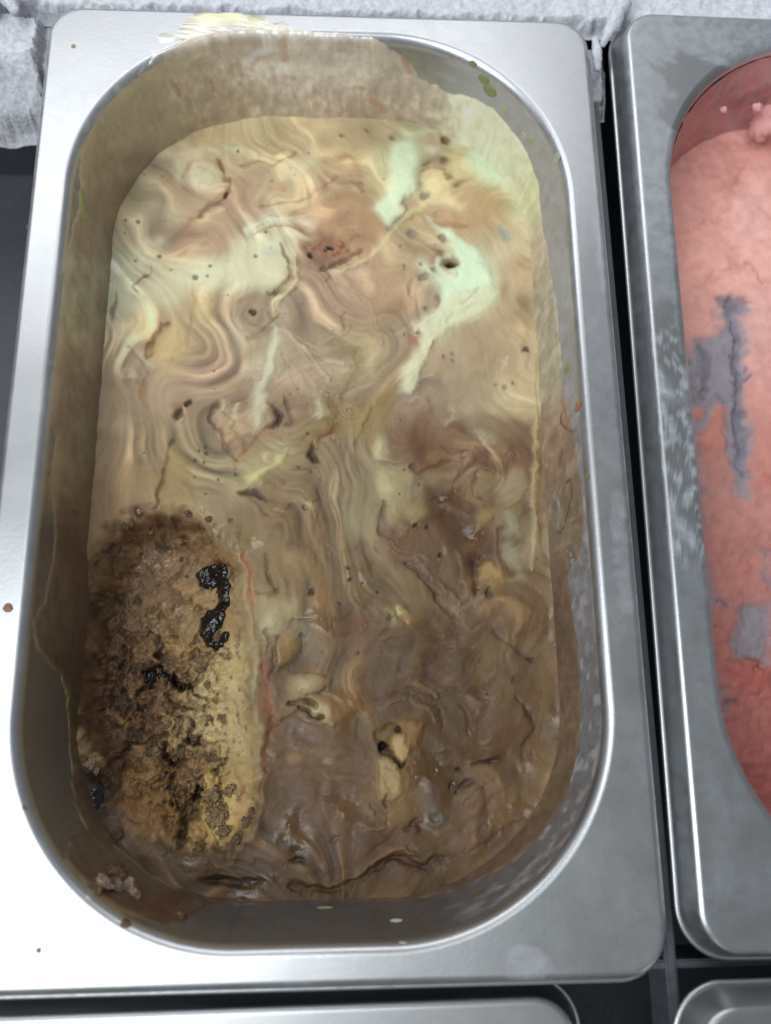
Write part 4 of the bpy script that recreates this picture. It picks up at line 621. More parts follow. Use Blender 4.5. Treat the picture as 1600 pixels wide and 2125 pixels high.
[.061,.025,.011],.8,-.8,.5),('E',(37.52,-88.86),.66,.53,0,[.04,.021,.011],.85,.4,-.7),('E',(35.68,-92.71),.92,.74,0,[.04,.021,.011],.85,.4,-.7),('E',(37.07,-94.34),
.66,.53,0,[.04,.021,.011],.85,.4,-.7),('E',(46.61,-68.67),.54,.43,0,[.041,.022,.011],.85,.4,-.7),('E',(44.6,-93.84),.4,.32,0,[.04,.021,.011],.85,.4,-.7),('S',[(-7.83,-117.7),
(-1.23,-117.84),(5.94,-117.22),(10.93,-115.53),(14.28,-113.53),(19.9,-110.79),(23.26,-111.37),(26.6,-112.48),(31.13,-111.26),(33.4,-110.52)],(.89,1.02),
[.043,.017,.008],.9,-1.4,.5),('S',[(3.17,-116.4),(8.71,-115.48),(13.17,-112.99),(17.1,-110.47),(21.62,-108.73),(25.53,-110.11)],(.45,.57),[.197,.116,.055],.8,.9,.5),
('S',[(-3.47,-114.72),(3.17,-114.34),(9.83,-111.89),(15.45,-108.35),(19.97,-106.34)],(.51,.51),[.065,.029,.013],.6,-.4,.5),('S',[(11.49,-115.02),(15.38,-115.1),
(16.48,-116.67)],(1.27,1.27),[.07,.028,.012],.6,.0,.5),('S',[(34.54,-110.28),(42.57,-107.28),(48.41,-104.21),(55.45,-101.12)],(.65,.65),[.086,.04,.017],.4,-.3,.5),
('E',(-23.28,-115.96),8.25,1.75,-4,[.024,.015,.01],.8,.7,-3.0),('S',[(-28.24,-112.12),(-24.98,-112.19),(-21.68,-113.39),(-19.99,-115.33)],(.5,.5),[.189,.137,.078],.6,.6,.5),  # the ellipse is the shadow in a hollow, painted near-black
('S',[(-23.46,-109.15),(-18.55,-108.86),(-16.86,-110.43)],(.76,.76),[.128,.063,.027],.6,.4,.5),('S',[(-29.51,-110.95),(-27.37,-113.66)],(.38,.38),[.194,.083,.043],.7,.4,.5),
('E',(-5.41,-111.04),2.53,.89,-10,[.036,.019,.013],.9,.4,-1.0),('E',(-9.7,-105.37),1.53,1.53,0,[.12,.087,.051],.6,.6,-.4),('E',(4.34,-105.38),
1.79,1.02,15,[.086,.057,.032],.6,.6,-.4),('E',(-32.53,-110.04),5.64,3.51,0,[.131,.075,.036],.6,.7,1.0),('S',[(-19.06,-119.12),(-6.86,-119.38),(5.39,-118.88),(17.75,-116.09),
(26.07,-114.72)],(1.64,1.64),[.127,.062,.024],.45,.0,.5)]
TSTROKES = [('E',(-30.27,-32.63),1.97,4.22,0,[.042,.013,.007],.9,.5,-1.5),('S',[(-51.55,-62.36),(-46.65,-60.38),(-41.25,-65.01),(-36.6,-65.99)],(1.36,.61),[.017,.011,.008],.93,-3.0,.5),
('S',[(-41.25,-65.01),(-34.07,-68.02),(-30.93,-68.59)],(.68,.27),[.016,.011,.008],.93,-2.0,.5),('S',[(-52.6,-67.03),(-50.07,-64.38),(-46.17,-61.74)],(.81,.81),
[.017,.011,.008],.93,-2.0,.5),('S',[(-33.95,-91.8),(-36.09,-96.92),(-37.25,-105.21)],(1.31,1.96),[.021,.011,.007],.9,-4.0,.5),('S',[(-37.41,-82.93),(-40.8,-86.73),(-43.59,-84.13),
(-45.06,-81.54)],(.93,.53),[.023,.012,.008],.85,-3.0,.5),('S',[(-34.44,-81.03),(-38.47,-80.33),(-39.67,-82.9),(-32.96,-84.28),(-26.27,-85.02)],(.53,.53),
[.028,.015,.007],.8,-2.0,.5),('P',[(-31.47,-88.15),(-24.74,-90.8),(-19.83,-99.69),(-22.91,-105.83),(-29.43,-105.72),(-32.96,-99.47)],[.457,.303,.125],.85,.79,3.0),
('P',[(-53.92,-87.82),(-44.77,-86.68),(-39.82,-93.09),(-41.26,-103.04),(-48.97,-104.14),(-53.9,-97.87)],[.235,.127,.05],.75,1.31,3.0),('P',[(-64.51,-86.39),(-59.83,-87.73),
(-56.76,-94.08),(-57.8,-97.81),(-63.18,-95.23)],[.016,.011,.007],.9,1.04,-3.0),('E',(-62.49,-85.4),2.36,1.84,-20,[.456,.328,.159],.85,.5,2.0),('S',[(-45.57,-72.4),(-42.75,-75.06),
(-43.2,-78.97),(-40.44,-80.95)],(.67,.67),[.439,.295,.127],.7,1.0,.5),('S',[(-42.82,-73.75),(-39.36,-75.76),(-41.2,-79.0)],(.54,.54),[.043,.02,.01],.8,-1.5,.5),
('S',[(-37.8,-80.34),(-33.85,-79.09)],(.8,.8),[.038,.018,.011],.8,-1.5,.5),('E',(-27.16,-75.25),1.21,1.08,-40,[.098,.038,.019],.85,.5,-.8),('E',(-31.06,-75.47),
.81,1.08,0,[.057,.024,.013],.8,.5,-.8),('S',[(-23.48,-88.9),(-22.0,-93.37),(-23.12,-99.64)],(.66,.66),[.263,.125,.049],.6,-.6,.5),('E',(-46.31,-82.81),
1.46,1.19,0,[.333,.18,.072],.8,.5,2.0),('S',[(-58.85,-23.87),(-53.01,-15.8),(-38.81,-15.07),(-31.52,-18.78)],(.99,.99),[.138,.057,.026],.7,.8,.5),('E',(-42.46,-27.54),
1.13,.84,0,[.037,.026,.015],.8,.5,-1.5),('E',(-48.29,-23.89),1.27,.99,0,[.064,.043,.025],.7,.5,-1.0),('E',(-40.6,-22.45),1.13,.85,-40,[.038,.021,.012],.7,.5,-1.0),
('E',(-50.02,-42.47),1.94,1.38,0,[.076,.05,.024],.6,.6,-1.0),('E',(-54.34,-39.63),1.25,1.66,0,[.054,.035,.017],.6,.6,-1.0),('S',[(-47.16,-18.76),(-34.34,-19.52)],(.71,.71),
[.12,.053,.028],.5,.5,.5),('E',(-59.85,-17.28),1.41,3.39,10,[.108,.074,.052],.75,.5,-1.2),('S',[(-35.64,-54.08),(-33.36,-59.15),(-35.02,-61.84)],(.48,.48),
[.11,.044,.018],.7,-.8,.5),('S',[(-65.27,-79.98),(-62.32,-87.69),(-60.67,-94.02),(-56.29,-100.93)],(.91,1.44),[.019,.011,.007],.85,-1.0,.5),('S',[(-56.29,-100.93),(-50.18,-105.34),
(-42.3,-107.68),(-34.61,-106.24)],(1.17,.65),[.019,.011,.007],.85,-1.0,.5),('S',[(-56.55,-52.13),(-57.81,-61.63),(-54.94,-68.33),(-49.63,-71.69)],(.61,.94),
[.019,.011,.007],.85,-1.0,.5),('S',[(-49.63,-71.69),(-52.52,-78.85),(-56.81,-83.95)],(.8,.53),[.019,.011,.007],.85,-1.0,.5),('S',[(-44.48,-67.78),(-40.0,-71.14),
(-34.84,-72.0)],(.61,.34),[.019,.011,.007],.85,-1.0,.5),('S',[(-40.74,-88.01),(-41.79,-93.06),(-38.58,-99.38)],(.53,.79),[.019,.011,.007],.85,-1.0,.5),('S',[(-51.06,-48.03),
(-46.7,-52.21),(-47.76,-57.66)],(.41,.62),[.019,.011,.007],.85,-1.0,.5),('S',[(-61.35,-38.18),(-58.11,-45.21),(-59.65,-50.73)],(.48,.69),[.02,.012,.008],.85,-1.0,.5),
('S',[(-36.04,-75.14),(-36.93,-79.05),(-33.1,-81.05)],(.54,.4),[.019,.011,.007],.85,-1.0,.5),('S',[(-31.09,-64.58),(-29.25,-69.94),(-30.77,-72.57)],(.34,.27),
[.019,.011,.007],.85,-1.0,.5),('S',[(-26.34,-83.08),(-28.2,-86.92),(-30.14,-88.17)],(.33,.53),[.019,.011,.007],.85,-1.0,.5),('S',[(-53.02,-81.43),(-47.49,-85.36),
(-48.5,-90.43)],(.92,1.32),[.347,.211,.091],.7,.6,.5),('S',[(-45.33,-52.22),(-38.34,-55.02),(-34.34,-52.3)],(1.1,.82),[.36,.219,.094],.7,.6,.5),('S',[(-60.29,-72.23),
(-54.77,-74.91)],(.67,.8),[.347,.212,.091],.7,.6,.5),('S',[(-43.46,-35.43),(-37.74,-38.3),(-38.8,-45.33)],(1.25,.97),[.368,.224,.097],.7,.6,.5)]
DOTS = [(-51.71,67.42,.9),(-59.05,79.35,.91),(-63.02,79.79,.6),(-63.03,75.46,.45),(-35.63,64.28,.75),(-36.38,60.71,.6),(-40.1,60.15,1.2),(-21.54,68.09,.76),(-28.41,106.68,.63),
(-59.1,65.77,.45),(-18.56,76.96,.61),(-34.6,4.28,.71),(-34.24,2.48,.71),(-36.39,3.07,.57),(-34.82,-.37,.56),(-25.36,-4.22,.71),(-30.38,-5.86,.56),(-37.52,.07,.56),
(-37.29,-5.13,.42),(-33.98,-10.27,.42),(-6.98,-2.09,.57),(-3.26,-3.43,.57),(7.3,-32.17,.56),(24.54,-2.76,.43),(23.66,13.28,.44),(-4.25,8.51,.72),(-26.29,-18.26,.83),
(-29.86,-22.99,.83),(3.21,-49.17,.54),(10.68,-56.65,.54),(-5.46,-51.54,.81),(-8.81,-61.13,.4),(28.77,-7.25,.43),(22.98,-10.23,.43),(-47.86,62.73,.45),(-33.0,28.56,.44),
(-52.43,2.27,.42)]
VORTEX = [(-39.52,95.14,7.7,2.4),(2.79,50.04,14.3,1.3),(30.31,62.23,9.2,-1.2),(47.7,-6.47,6.5,2.2),(37.76,4.1,8.8,-1.4),(14.77,37.03,12.0,-1.1),(60.56,-81.44,6.1,1.6),
(-17.22,71.78,8.4,-1.2),(-5.87,-31.13,6.9,1.5),(-13.29,-6.57,5.7,1.8),(-22.03,47.74,6.7,2.6),(57.0,-3.45,6.6,-1.8),(31.86,-53.45,12.3,.8),(7.3,-47.84,8.2,-1.2),
(36.62,-75.98,10.7,1.2),(43.69,-100.0,10.5,-1.0),(4.69,-93.21,11.7,.7),(-50.95,78.11,10.6,1.2),(-5.24,94.99,9.4,-1.3),(-50.12,36.37,8.7,1.4),(46.35,37.35,10.6,-1.1),
(51.43,87.16,8.7,1.6),(26.9,-28.4,7.7,-1.3),(-27.21,8.41,7.1,1.3)]
Z_ICE = -30.0
NX, NY = 540, 1000
ia, ib, ir, _ = wall_at(Z_ICE)
MX, MY, HW = ice_grid(ia, ib, ir, NX, NY)
# everything is first laid out on a fine plan grid of the ice cream, then sampled by the mesh
ST = .25
gx = np.arange(-ia-1.5, ia+1.5, ST, dtype=np.float32); gy = np.arange(-ib-1.5, ib+1.5, ST, dtype=np.float32)
GXX, GYY = np.meshgrid(gx, gy); GSH = GXX.shape; X = GXX.ravel(); Y = GYY.ravel()
def sample(A, x, y):
    fx = np.clip((x-gx[0])/ST, 0, len(gx)-1.001); fy = np.clip((y-gy[0])/ST, 0, len(gy)-1.001)
    ix = fx.astype(np.int32); iy = fy.astype(np.int32); fx = fx-ix; fy = fy-iy
    A = A.reshape(GSH+A.shape[1:])
    if A.ndim == 3: fx = fx[:, None]; fy = fy[:, None]
    return (A[iy, ix]*(1-fx)+A[iy, ix+1]*fx)*(1-fy)+(A[iy+1, ix]*(1-fx)+A[iy+1, ix+1]*fx)*fy
RX0, RY0 = X, Y
for vx, vy, vr, va in VORTEX:                                     # eddies left by stirring
    dx, dy = X-vx, Y-vy; an_ = va*1.25*np.exp(-(dx*dx+dy*dy)/(vr*vr)); ca_, sa_ = np.cos(an_), np.sin(an_)
    X, Y = vx+ca_*dx-sa_*dy, vy+sa_*dx+ca_*dy
EX, EY = X, Y
w1x, w1y = fbm(X/15, Y/15, 3, 1), fbm(X/15, Y/15, 3, 2)
w2x, w2y = fbm((X+4*w1x)/5.5, (Y+4*w1y)/5.5, 3, 3), fbm((X+4*w1x)/5.5, (Y+4*w1y)/5.5, 3, 4)
qx, qy = X+3.6*w1x+2.2*w2x, Y+3.6*w1y+2.2*w2y
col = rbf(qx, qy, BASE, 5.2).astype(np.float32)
h = np.zeros(len(X), np.float32)
# stirring direction: turning currents plus long sweeps towards the front
X, Y = RX0, RY0
psi = 9*fbm(X/30, Y/34, 2, 141)+1.5*fbm(X/11, Y/13, 2, 143)+.42*X+.10*Y-.28*np.where(Y < -45, (Y+45), 0)*sstep((X+5)/20)+.25*np.where(Y > 60, Y-60, 0)
for vx, vy, vr, va in VORTEX: psi = psi+va*vr*.26*np.exp(-((X-vx)**2+(Y-vy)**2)/(vr*vr))
py, pxg = np.gradient(psi.reshape(GSH), ST); FX, FY = (py.ravel(), -pxg.ravel()); fn = np.hypot(FX, FY)+1e-6; FX /= fn; FY /= fn
def smear(A, n, step):
    acc = A.copy(); tot = 1.
    for sg in (1, -1):
        x, y = X.copy(), Y.copy()
        for k in range(n):
            dx, dy = sample(FX, x, y), sample(FY, x, y); x += sg*step*dx; y += sg*step*dy
            wk = 1-k/n; acc += wk*sample(A, x, y)
            if sg == 1: tot += 2*wk
    return acc/tot
# marbling: bands of coffee and cream drawn out along the stirring currents
def band(f, seed): return fbm(psi*f+.25*w2x*f, .25*w1y+0*psi, 2, seed)
b1, b2, b3 = band(.24, 201), band(.70, 203), band(2.3, 205)
msk = np.clip(.75+.9*fbm(X/16, Y/16, 2, 207), .15, 1.35)
msk2 = sstep((fbm(X/13, Y/13, 2, 209)+.35)/.7); b4 = band(5.2, 211); lb = msk*(.42*b1+.27*b2*(.35+.65*msk2))+.10*b3*(.3+.7*msk2)+.035*b4
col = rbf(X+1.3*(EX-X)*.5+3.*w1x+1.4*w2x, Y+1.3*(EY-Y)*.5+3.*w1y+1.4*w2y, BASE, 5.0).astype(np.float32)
col *= np.exp(lb)[:, None]; col[:, 2] *= np.exp(.04*lb); col[:, 1] *= np.exp(.03*lb)
reg = .22+.78*sstep((22-Y)/34)*sstep((X+24)/22); wisp = fbm(psi*1.5+1.3*fbm(X/6, Y/6, 3, 221), .5*w1y+fbm(X/9, Y/9, 2, 223), 3, 225)
k = (.62*reg*sstep((wisp-.02)/.42)*np.clip(.8+.7*fbm(X/5, Y/5, 3, 227), .1, 1))[:, None]   # feathered wisps of chocolate
col = col*(1-k)+k*np.array([.105, .064, .040], np.float32)
h += .24*b1*msk+.05*b2*msk2
h += .5*w1x+.25*fbm(X/7, Y/7, 2, 35)
sx, sy = X+.9*w2x+.12*(EX-X)+.25*fbm(X/1.8, Y/1.8, 2, 41), Y+.9*w2y+.12*(EY-Y)+.25*fbm(X/1.8, Y/1.8, 2, 43)
h0 = np.zeros_like(h)
paint(sx, sy, STROKES, col, h0)
h += sample(h0, X, Y)*.62
grain = smear(TAB[rng.integers(0, 256, len(X)), rng.integers(0, 256, len(X))].astype(np.float32), 14, .3)
grain2 = smear(fbm(X/.9, Y/.9, 2, 151), 12, .5)
soft = smear(col, 8, .28); col = .4*col+.6*soft
fine = [s for s in STROKES if (s[0] == 'S' and max(s[2]) < .85) or (s[0] == 'E' and max(s[2], s[3]) < 1.9) or (s[0] == 'P' and s[2][0] < .12)]
fine = [tuple((.45 if s[0] == 'S' else .85)*v if (i == {'S': 4, 'E': 6, 'P': 3}[s[0]]) else v for i, v in enumerate(s)) for s in fine]
paint(sx, sy, fine, col, np.zeros_like(h))
col *= np.exp(.14*grain+.10*grain2)[:, None]
h += .04*grain2+.03*fbm(X/1.3, Y/1.3, 2, 49)
for x0, y0, r in DOTS:  # pits too small to shade themselves: their shade is painted grey
    sel = np.nonzero((abs(X-x0) < 3) & (abs(Y-y0) < 3))[0]
    m = sstep((1.3-np.hypot(X[sel]-x0, Y[sel]-y0)/(r*.75))/.6); col[sel] = col[sel]*(1-.75*m[:, None])+.75*m[:, None]*np.array([.12, .12, .10], np.float32); h[sel] -= .6*m
rd = np.random.default_rng(5)
for i in range(110):                                             # small burst bubbles, the shade in them painted dark
    x0, y0, r = rd.uniform(-60, 66), rd.uniform(-112, 112), rd.uniform(.2, .45)
    sel = np.nonzero((abs(X-x0) < 2) & (abs(Y-y0) < 2))[0]
    m = sstep((1.3-np.hypot(X[sel]-x0, Y[sel]-y0)/r)/.6)[:, None]*.5
    col[sel] = col[sel]*(1-m)+m*np.array([.13, .11, .09], np.float32); h[sel] -= .4*m[:, 0]
# the scooped-out trough: lower, broken, crumbly
tx, ty = X+2.2*w2x+1.2*fbm(X/2.4, Y/2.4, 4, 53, .6), Y+2.2*w2y+1.2*fbm(X/2.4, Y/2.4, 4, 55, .6)
sd = poly_sd(tx, ty, TROUGH); ss_ = poly_sd(X+1.3*w2x, Y+1.3*w2y, TROUGH); tm = sstep(.5-ss_/6.5); deep = sstep(-(ss_+.5)/9.)
cr1 = fbm(X/3.4, Y/3.4, 5, 57, .62); cr2 = 1-2*abs(fbm(X/1.7, Y/1.7, 4, 59))
tcol = rbf(X+2.6*w2x+1.6*cr1, Y+2.6*w2y-1.6*cr1, TBASE, 5.5).astype(np.float32); th = np.zeros_like(h)
cho = sstep((fbm(X/4.2+.5*w2x, Y/4.2+.5*w2y, 5, 71, .65)-.18)/.16)*sstep((12-X-40)/30+.3)
flank = sstep((X+33)/10); tcol *= np.exp((.30-.16*flank)*fbm(X/1.5, Y/1.5, 4, 73, .65)+(.12-.07*flank)*fbm(X/.6, Y/.6, 2, 75))[:, None]
k = (.42*cho)[:, None]; tcol = tcol*(1-k)+k*np.array([.060, .036, .024], np.float32)
for i in range(150):                                             # dark cookie specks on the cut flank
    x0, y0, r = rd.uniform(-36, -14), rd.uniform(-100, -38), rd.uniform(.18, .55)
    sel = np.nonzero((abs(X-x0) < 2) & (abs(Y-y0) < 2))[0]; m = sstep((1.4-np.hypot(X[sel]-x0, (Y[sel]-y0)*rd.uniform(.5, 1.4))/r)/.7)*rd.uniform(.35, .8)
    tcol[sel] = tcol[sel]*(1-m[:, None])+m[:, None]*np.array([.10, .062, .035], np.float32)
paint(X+.9*w2x+.9*fbm(X/1.2, Y/1.2, 3, 81), Y+.9*w2y+.9*fbm(X/1.2, Y/1.2, 3, 83), TSTROKES, tcol, th)
bil = np.minimum(abs(fbm(X/6.2+.3*w2x, Y/6.2+.3*w2y, 4, 171, .55))*2.6, 1.2); bil2 = np.minimum(abs(fbm(X/2.6, Y/2.6, 4, 173))*2.2, 1.1)
th += 1.7*(bil-.45)+.55*(bil2-.4)+.3*cr1+.10*fbm(X/.8, Y/.8, 3, 85)
k = (.75*sstep((.30-bil)/.22)*sstep((fbm(X/8, Y/8, 3, 175)+.45)/.4)*(1-.8*sstep((X+26)/8)))[:, None]; tcol = tcol*(1-k)+k*np.array([.045, .027, .019], np.float32)  # creases of the crumble darkened: shade painted into the colour
smooth_r = sstep((X+31)/9)*sstep((Y+20)/-20.)                     # the right flank was cut smooth by the scoop
upper = sstep((Y+58)/20)                                           # and its far end is smoother than the front
th *= (1-.82*smooth_r)*(1-.6*upper)
tmc = sstep(.5-(sd+.8*cr1)/np.where(X > -24, 6.5, 3.6)); k = tmc[:, None]; col = col*(1-k)+k*tcol
zt = -3.0-2.6*deep-5.5*sstep((-X-14)/34.)*deep+th*(.15+.85*deep)
h = h*(1-tm)+zt*tm
h += .5*np.exp(-((ss_-2)/2.)**2)*sstep((X+30)/15)     # raised ridge along the right side of the trough
mean = col.mean(0); col = np.clip(mean*(col/mean)**1.16, .006, .86)*np.array([.955, 1., .96], np.float32)
PX, PY, PH = X, Y, h
col = sample(col, MX, MY); h = sample(h, MX, MY); X, Y = MX, MY
edge = np.minimum(np.repeat(HW, NX)-abs(X), ib-abs(Y)+.5)
h = h+.9*np.exp(-np.maximum(edge, 0)/1.3)                          # meniscus against the wall
V = np.stack([X, Y, Z_ICE+h], 1)
Q = grid_quads(NY, NX)
V2, Q2 = close_body(V, NX, NY, -60.0)
cols = np.concatenate([col, col[:1].repeat(len(V2)-len(V), 0)])
ice = tag(empty('ice_cream', (0, 0, -30)), 'melting coffee, cream and chocolate swirled ice cream with a scooped-out trough', 'ice cream')
def under(o, root):       # parent with the part's own origin kept at the world origin
    o.parent = root; o.location = tuple(-v for v in root.location); return o
under(mesh_np('swirled_surface', V2, np.concatenate([Q, Q2]), M_CREAM, None, cols), ice)
def ice_z(x, y):
    i = np.argmin((X-x)**2+(Y-y)**2); return float(V[i, 2])
# coat dried on the wall
COAT_TOP = [(.0086,-3.94),(.019,.56),(.0198,-5.91),(.0233,-1.48),(.0241,-6.4),(.0267,-6.4),(.0276,-3.94),(.0276,.56),(.0293,-6.4),(.0362,.56),(.0448,.56),(.0543,.56),(.0638,1.11),
(.0733,1.11),(.0828,1.67),(.0922,3.9),(.1,8.05),(.1052,12.48),(.1138,13.96),(.1207,14.95),(.1267,13.47),(.1345,11.99),(.144,11.0),(.15,11.99),(.1569,12.48),(.1647,12.97),
(.1724,13.47),(.1784,14.95),(.1862,15.44),(.1922,17.9),(.2,19.38),(.2069,19.38),(.2138,17.41),(.2198,16.42),(.2284,15.44),(.2362,13.96),(.2431,13.47),(.2483,12.97),(.2526,12.97),
(.2578,12.48),(.2621,12.48),(.2707,11.99),(.2741,13.96),(.2793,10.51),(.2853,8.54),(.2914,7.06),(.2974,6.08),(.3034,5.59),(.3086,5.09),(.3138,4.6),(.3181,5.09),(.3233,5.09),
(.3293,6.57),(.3328,9.53),(.3353,13.96),(.3379,18.39),(.344,17.41),(.3491,16.92),(.3543,15.93),(.3603,14.95),(.3655,14.95),(.3707,14.45),(.3741,14.95),(.3784,15.44),(.3828,15.93),
(.3871,15.93),(.3922,15.93),(.3966,15.93),(.4017,15.44),(.4086,15.44),(.4147,14.95),(.4207,15.93),(.4259,16.92),(.4319,16.92),(.4362,18.39),(.4414,19.87),(.4457,20.36),
(.4509,20.86),(.456,22.33),(.4612,23.81),(.4664,24.31),(.4716,24.31),(.4767,25.78),(.481,27.26),(.4862,27.26),(.4914,27.26),(.4957,28.25),(.5009,28.74),(.5086,28.74),(.5164,28.74),
(.5241,28.74),(.531,28.74),(.5397,29.23),(.5483,29.72),(.5569,30.22),(.5655,30.71),(.5741,31.2),(.5836,31.2),(.5905,31.2),(.5957,29.72),(.6026,23.32),(.6052,17.41),(.6069,11.99),
(.6103,9.03),(.6129,5.59),(.6181,5.59),(.6224,4.6),(.6267,3.9),(.631,3.9),(.6353,3.34),(.6397,2.79),(.644,2.79),(.6483,3.34),(.6526,3.34),(.6552,6.57),(.6586,10.51),(.6586,20.36),
(.6647,21.35),(.6707,21.84),(.6759,23.32),(.6802,24.8),(.6853,25.78),(.6897,26.28),(.6948,26.77),(.7,26.77),(.706,25.78),(.7103,24.8),(.7138,22.33),(.7172,19.87),(.7198,14.95),
(.7224,10.51),(.725,6.08),(.7284,4.6),(.7319,3.34),(.7353,5.59),(.7388,9.03),(.744,9.53),(.7491,9.53),(.7534,10.02),(.7578,10.51),(.7621,10.51),(.7655,9.53),(.769,8.05),
(.7724,7.06),(.7759,5.59),(.7802,6.08),(.7836,5.59),(.7879,6.08),(.7922,6.57),(.7948,3.9),(.7983,2.23),(.8026,2.23),(.8069,2.23),(.8103,2.23),(.8147,1.67),(.819,1.67),(.8233,1.67),
(.8276,1.67),(.8319,1.67),(.8362,1.67),(.8405,1.67),(.8448,2.23),(.85,2.79),(.8543,3.34),(.8595,3.9),(.8655,5.09),(.8716,6.08),(.8776,7.56),(.8836,7.06),(.8888,5.59),(.894,3.9),
(.9,2.79),(.906,1.67),(.9138,1.67),(.9216,1.11),(.9284,1.67),(.9362,1.67),(.9414,1.67),(.9466,1.11),(.9534,-.49),(.9603,-.98),(.9716,-1.97),(.9871,-2.46)]
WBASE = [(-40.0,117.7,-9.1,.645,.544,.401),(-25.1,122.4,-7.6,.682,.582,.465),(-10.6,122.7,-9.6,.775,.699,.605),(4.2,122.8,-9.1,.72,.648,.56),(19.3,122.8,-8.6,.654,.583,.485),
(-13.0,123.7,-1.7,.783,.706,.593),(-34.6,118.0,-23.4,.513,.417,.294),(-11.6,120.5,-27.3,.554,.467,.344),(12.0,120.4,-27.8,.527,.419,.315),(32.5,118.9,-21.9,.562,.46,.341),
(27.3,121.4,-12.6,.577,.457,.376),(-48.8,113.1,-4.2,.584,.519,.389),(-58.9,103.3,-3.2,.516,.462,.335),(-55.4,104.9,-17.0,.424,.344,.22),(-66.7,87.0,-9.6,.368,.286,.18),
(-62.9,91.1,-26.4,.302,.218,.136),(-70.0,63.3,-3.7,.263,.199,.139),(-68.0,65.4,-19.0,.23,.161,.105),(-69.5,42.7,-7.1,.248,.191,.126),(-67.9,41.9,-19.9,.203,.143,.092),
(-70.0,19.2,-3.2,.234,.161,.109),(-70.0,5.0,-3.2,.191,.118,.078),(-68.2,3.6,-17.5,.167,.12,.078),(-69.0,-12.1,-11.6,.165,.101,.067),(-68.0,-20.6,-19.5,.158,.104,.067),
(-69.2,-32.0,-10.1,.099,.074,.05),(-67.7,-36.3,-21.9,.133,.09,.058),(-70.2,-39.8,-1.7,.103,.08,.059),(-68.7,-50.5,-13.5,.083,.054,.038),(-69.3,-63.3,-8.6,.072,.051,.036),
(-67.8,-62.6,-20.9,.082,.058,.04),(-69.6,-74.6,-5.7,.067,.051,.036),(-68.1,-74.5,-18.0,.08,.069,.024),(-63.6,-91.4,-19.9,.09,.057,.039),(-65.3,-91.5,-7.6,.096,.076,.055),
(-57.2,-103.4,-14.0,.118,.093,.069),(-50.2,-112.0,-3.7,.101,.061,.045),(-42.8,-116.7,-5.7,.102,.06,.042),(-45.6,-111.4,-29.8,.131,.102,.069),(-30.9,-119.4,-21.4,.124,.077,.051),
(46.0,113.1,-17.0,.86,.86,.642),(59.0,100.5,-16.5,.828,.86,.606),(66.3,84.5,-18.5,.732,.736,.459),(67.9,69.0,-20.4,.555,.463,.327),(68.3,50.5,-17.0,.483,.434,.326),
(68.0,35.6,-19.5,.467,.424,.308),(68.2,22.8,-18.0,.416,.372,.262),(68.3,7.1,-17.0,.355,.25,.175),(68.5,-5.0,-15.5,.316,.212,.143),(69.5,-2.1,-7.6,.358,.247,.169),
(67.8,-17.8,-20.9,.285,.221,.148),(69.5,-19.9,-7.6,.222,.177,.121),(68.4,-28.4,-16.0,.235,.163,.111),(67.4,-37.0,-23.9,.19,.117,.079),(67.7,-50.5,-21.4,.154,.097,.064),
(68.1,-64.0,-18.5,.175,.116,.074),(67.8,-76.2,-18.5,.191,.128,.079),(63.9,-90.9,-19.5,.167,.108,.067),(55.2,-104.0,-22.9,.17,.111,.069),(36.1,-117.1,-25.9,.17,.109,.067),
(4.6,-119.9,-31.8,.144,.09,.055),(-13.4,-119.5,-35.2,.146,.095,.058)]
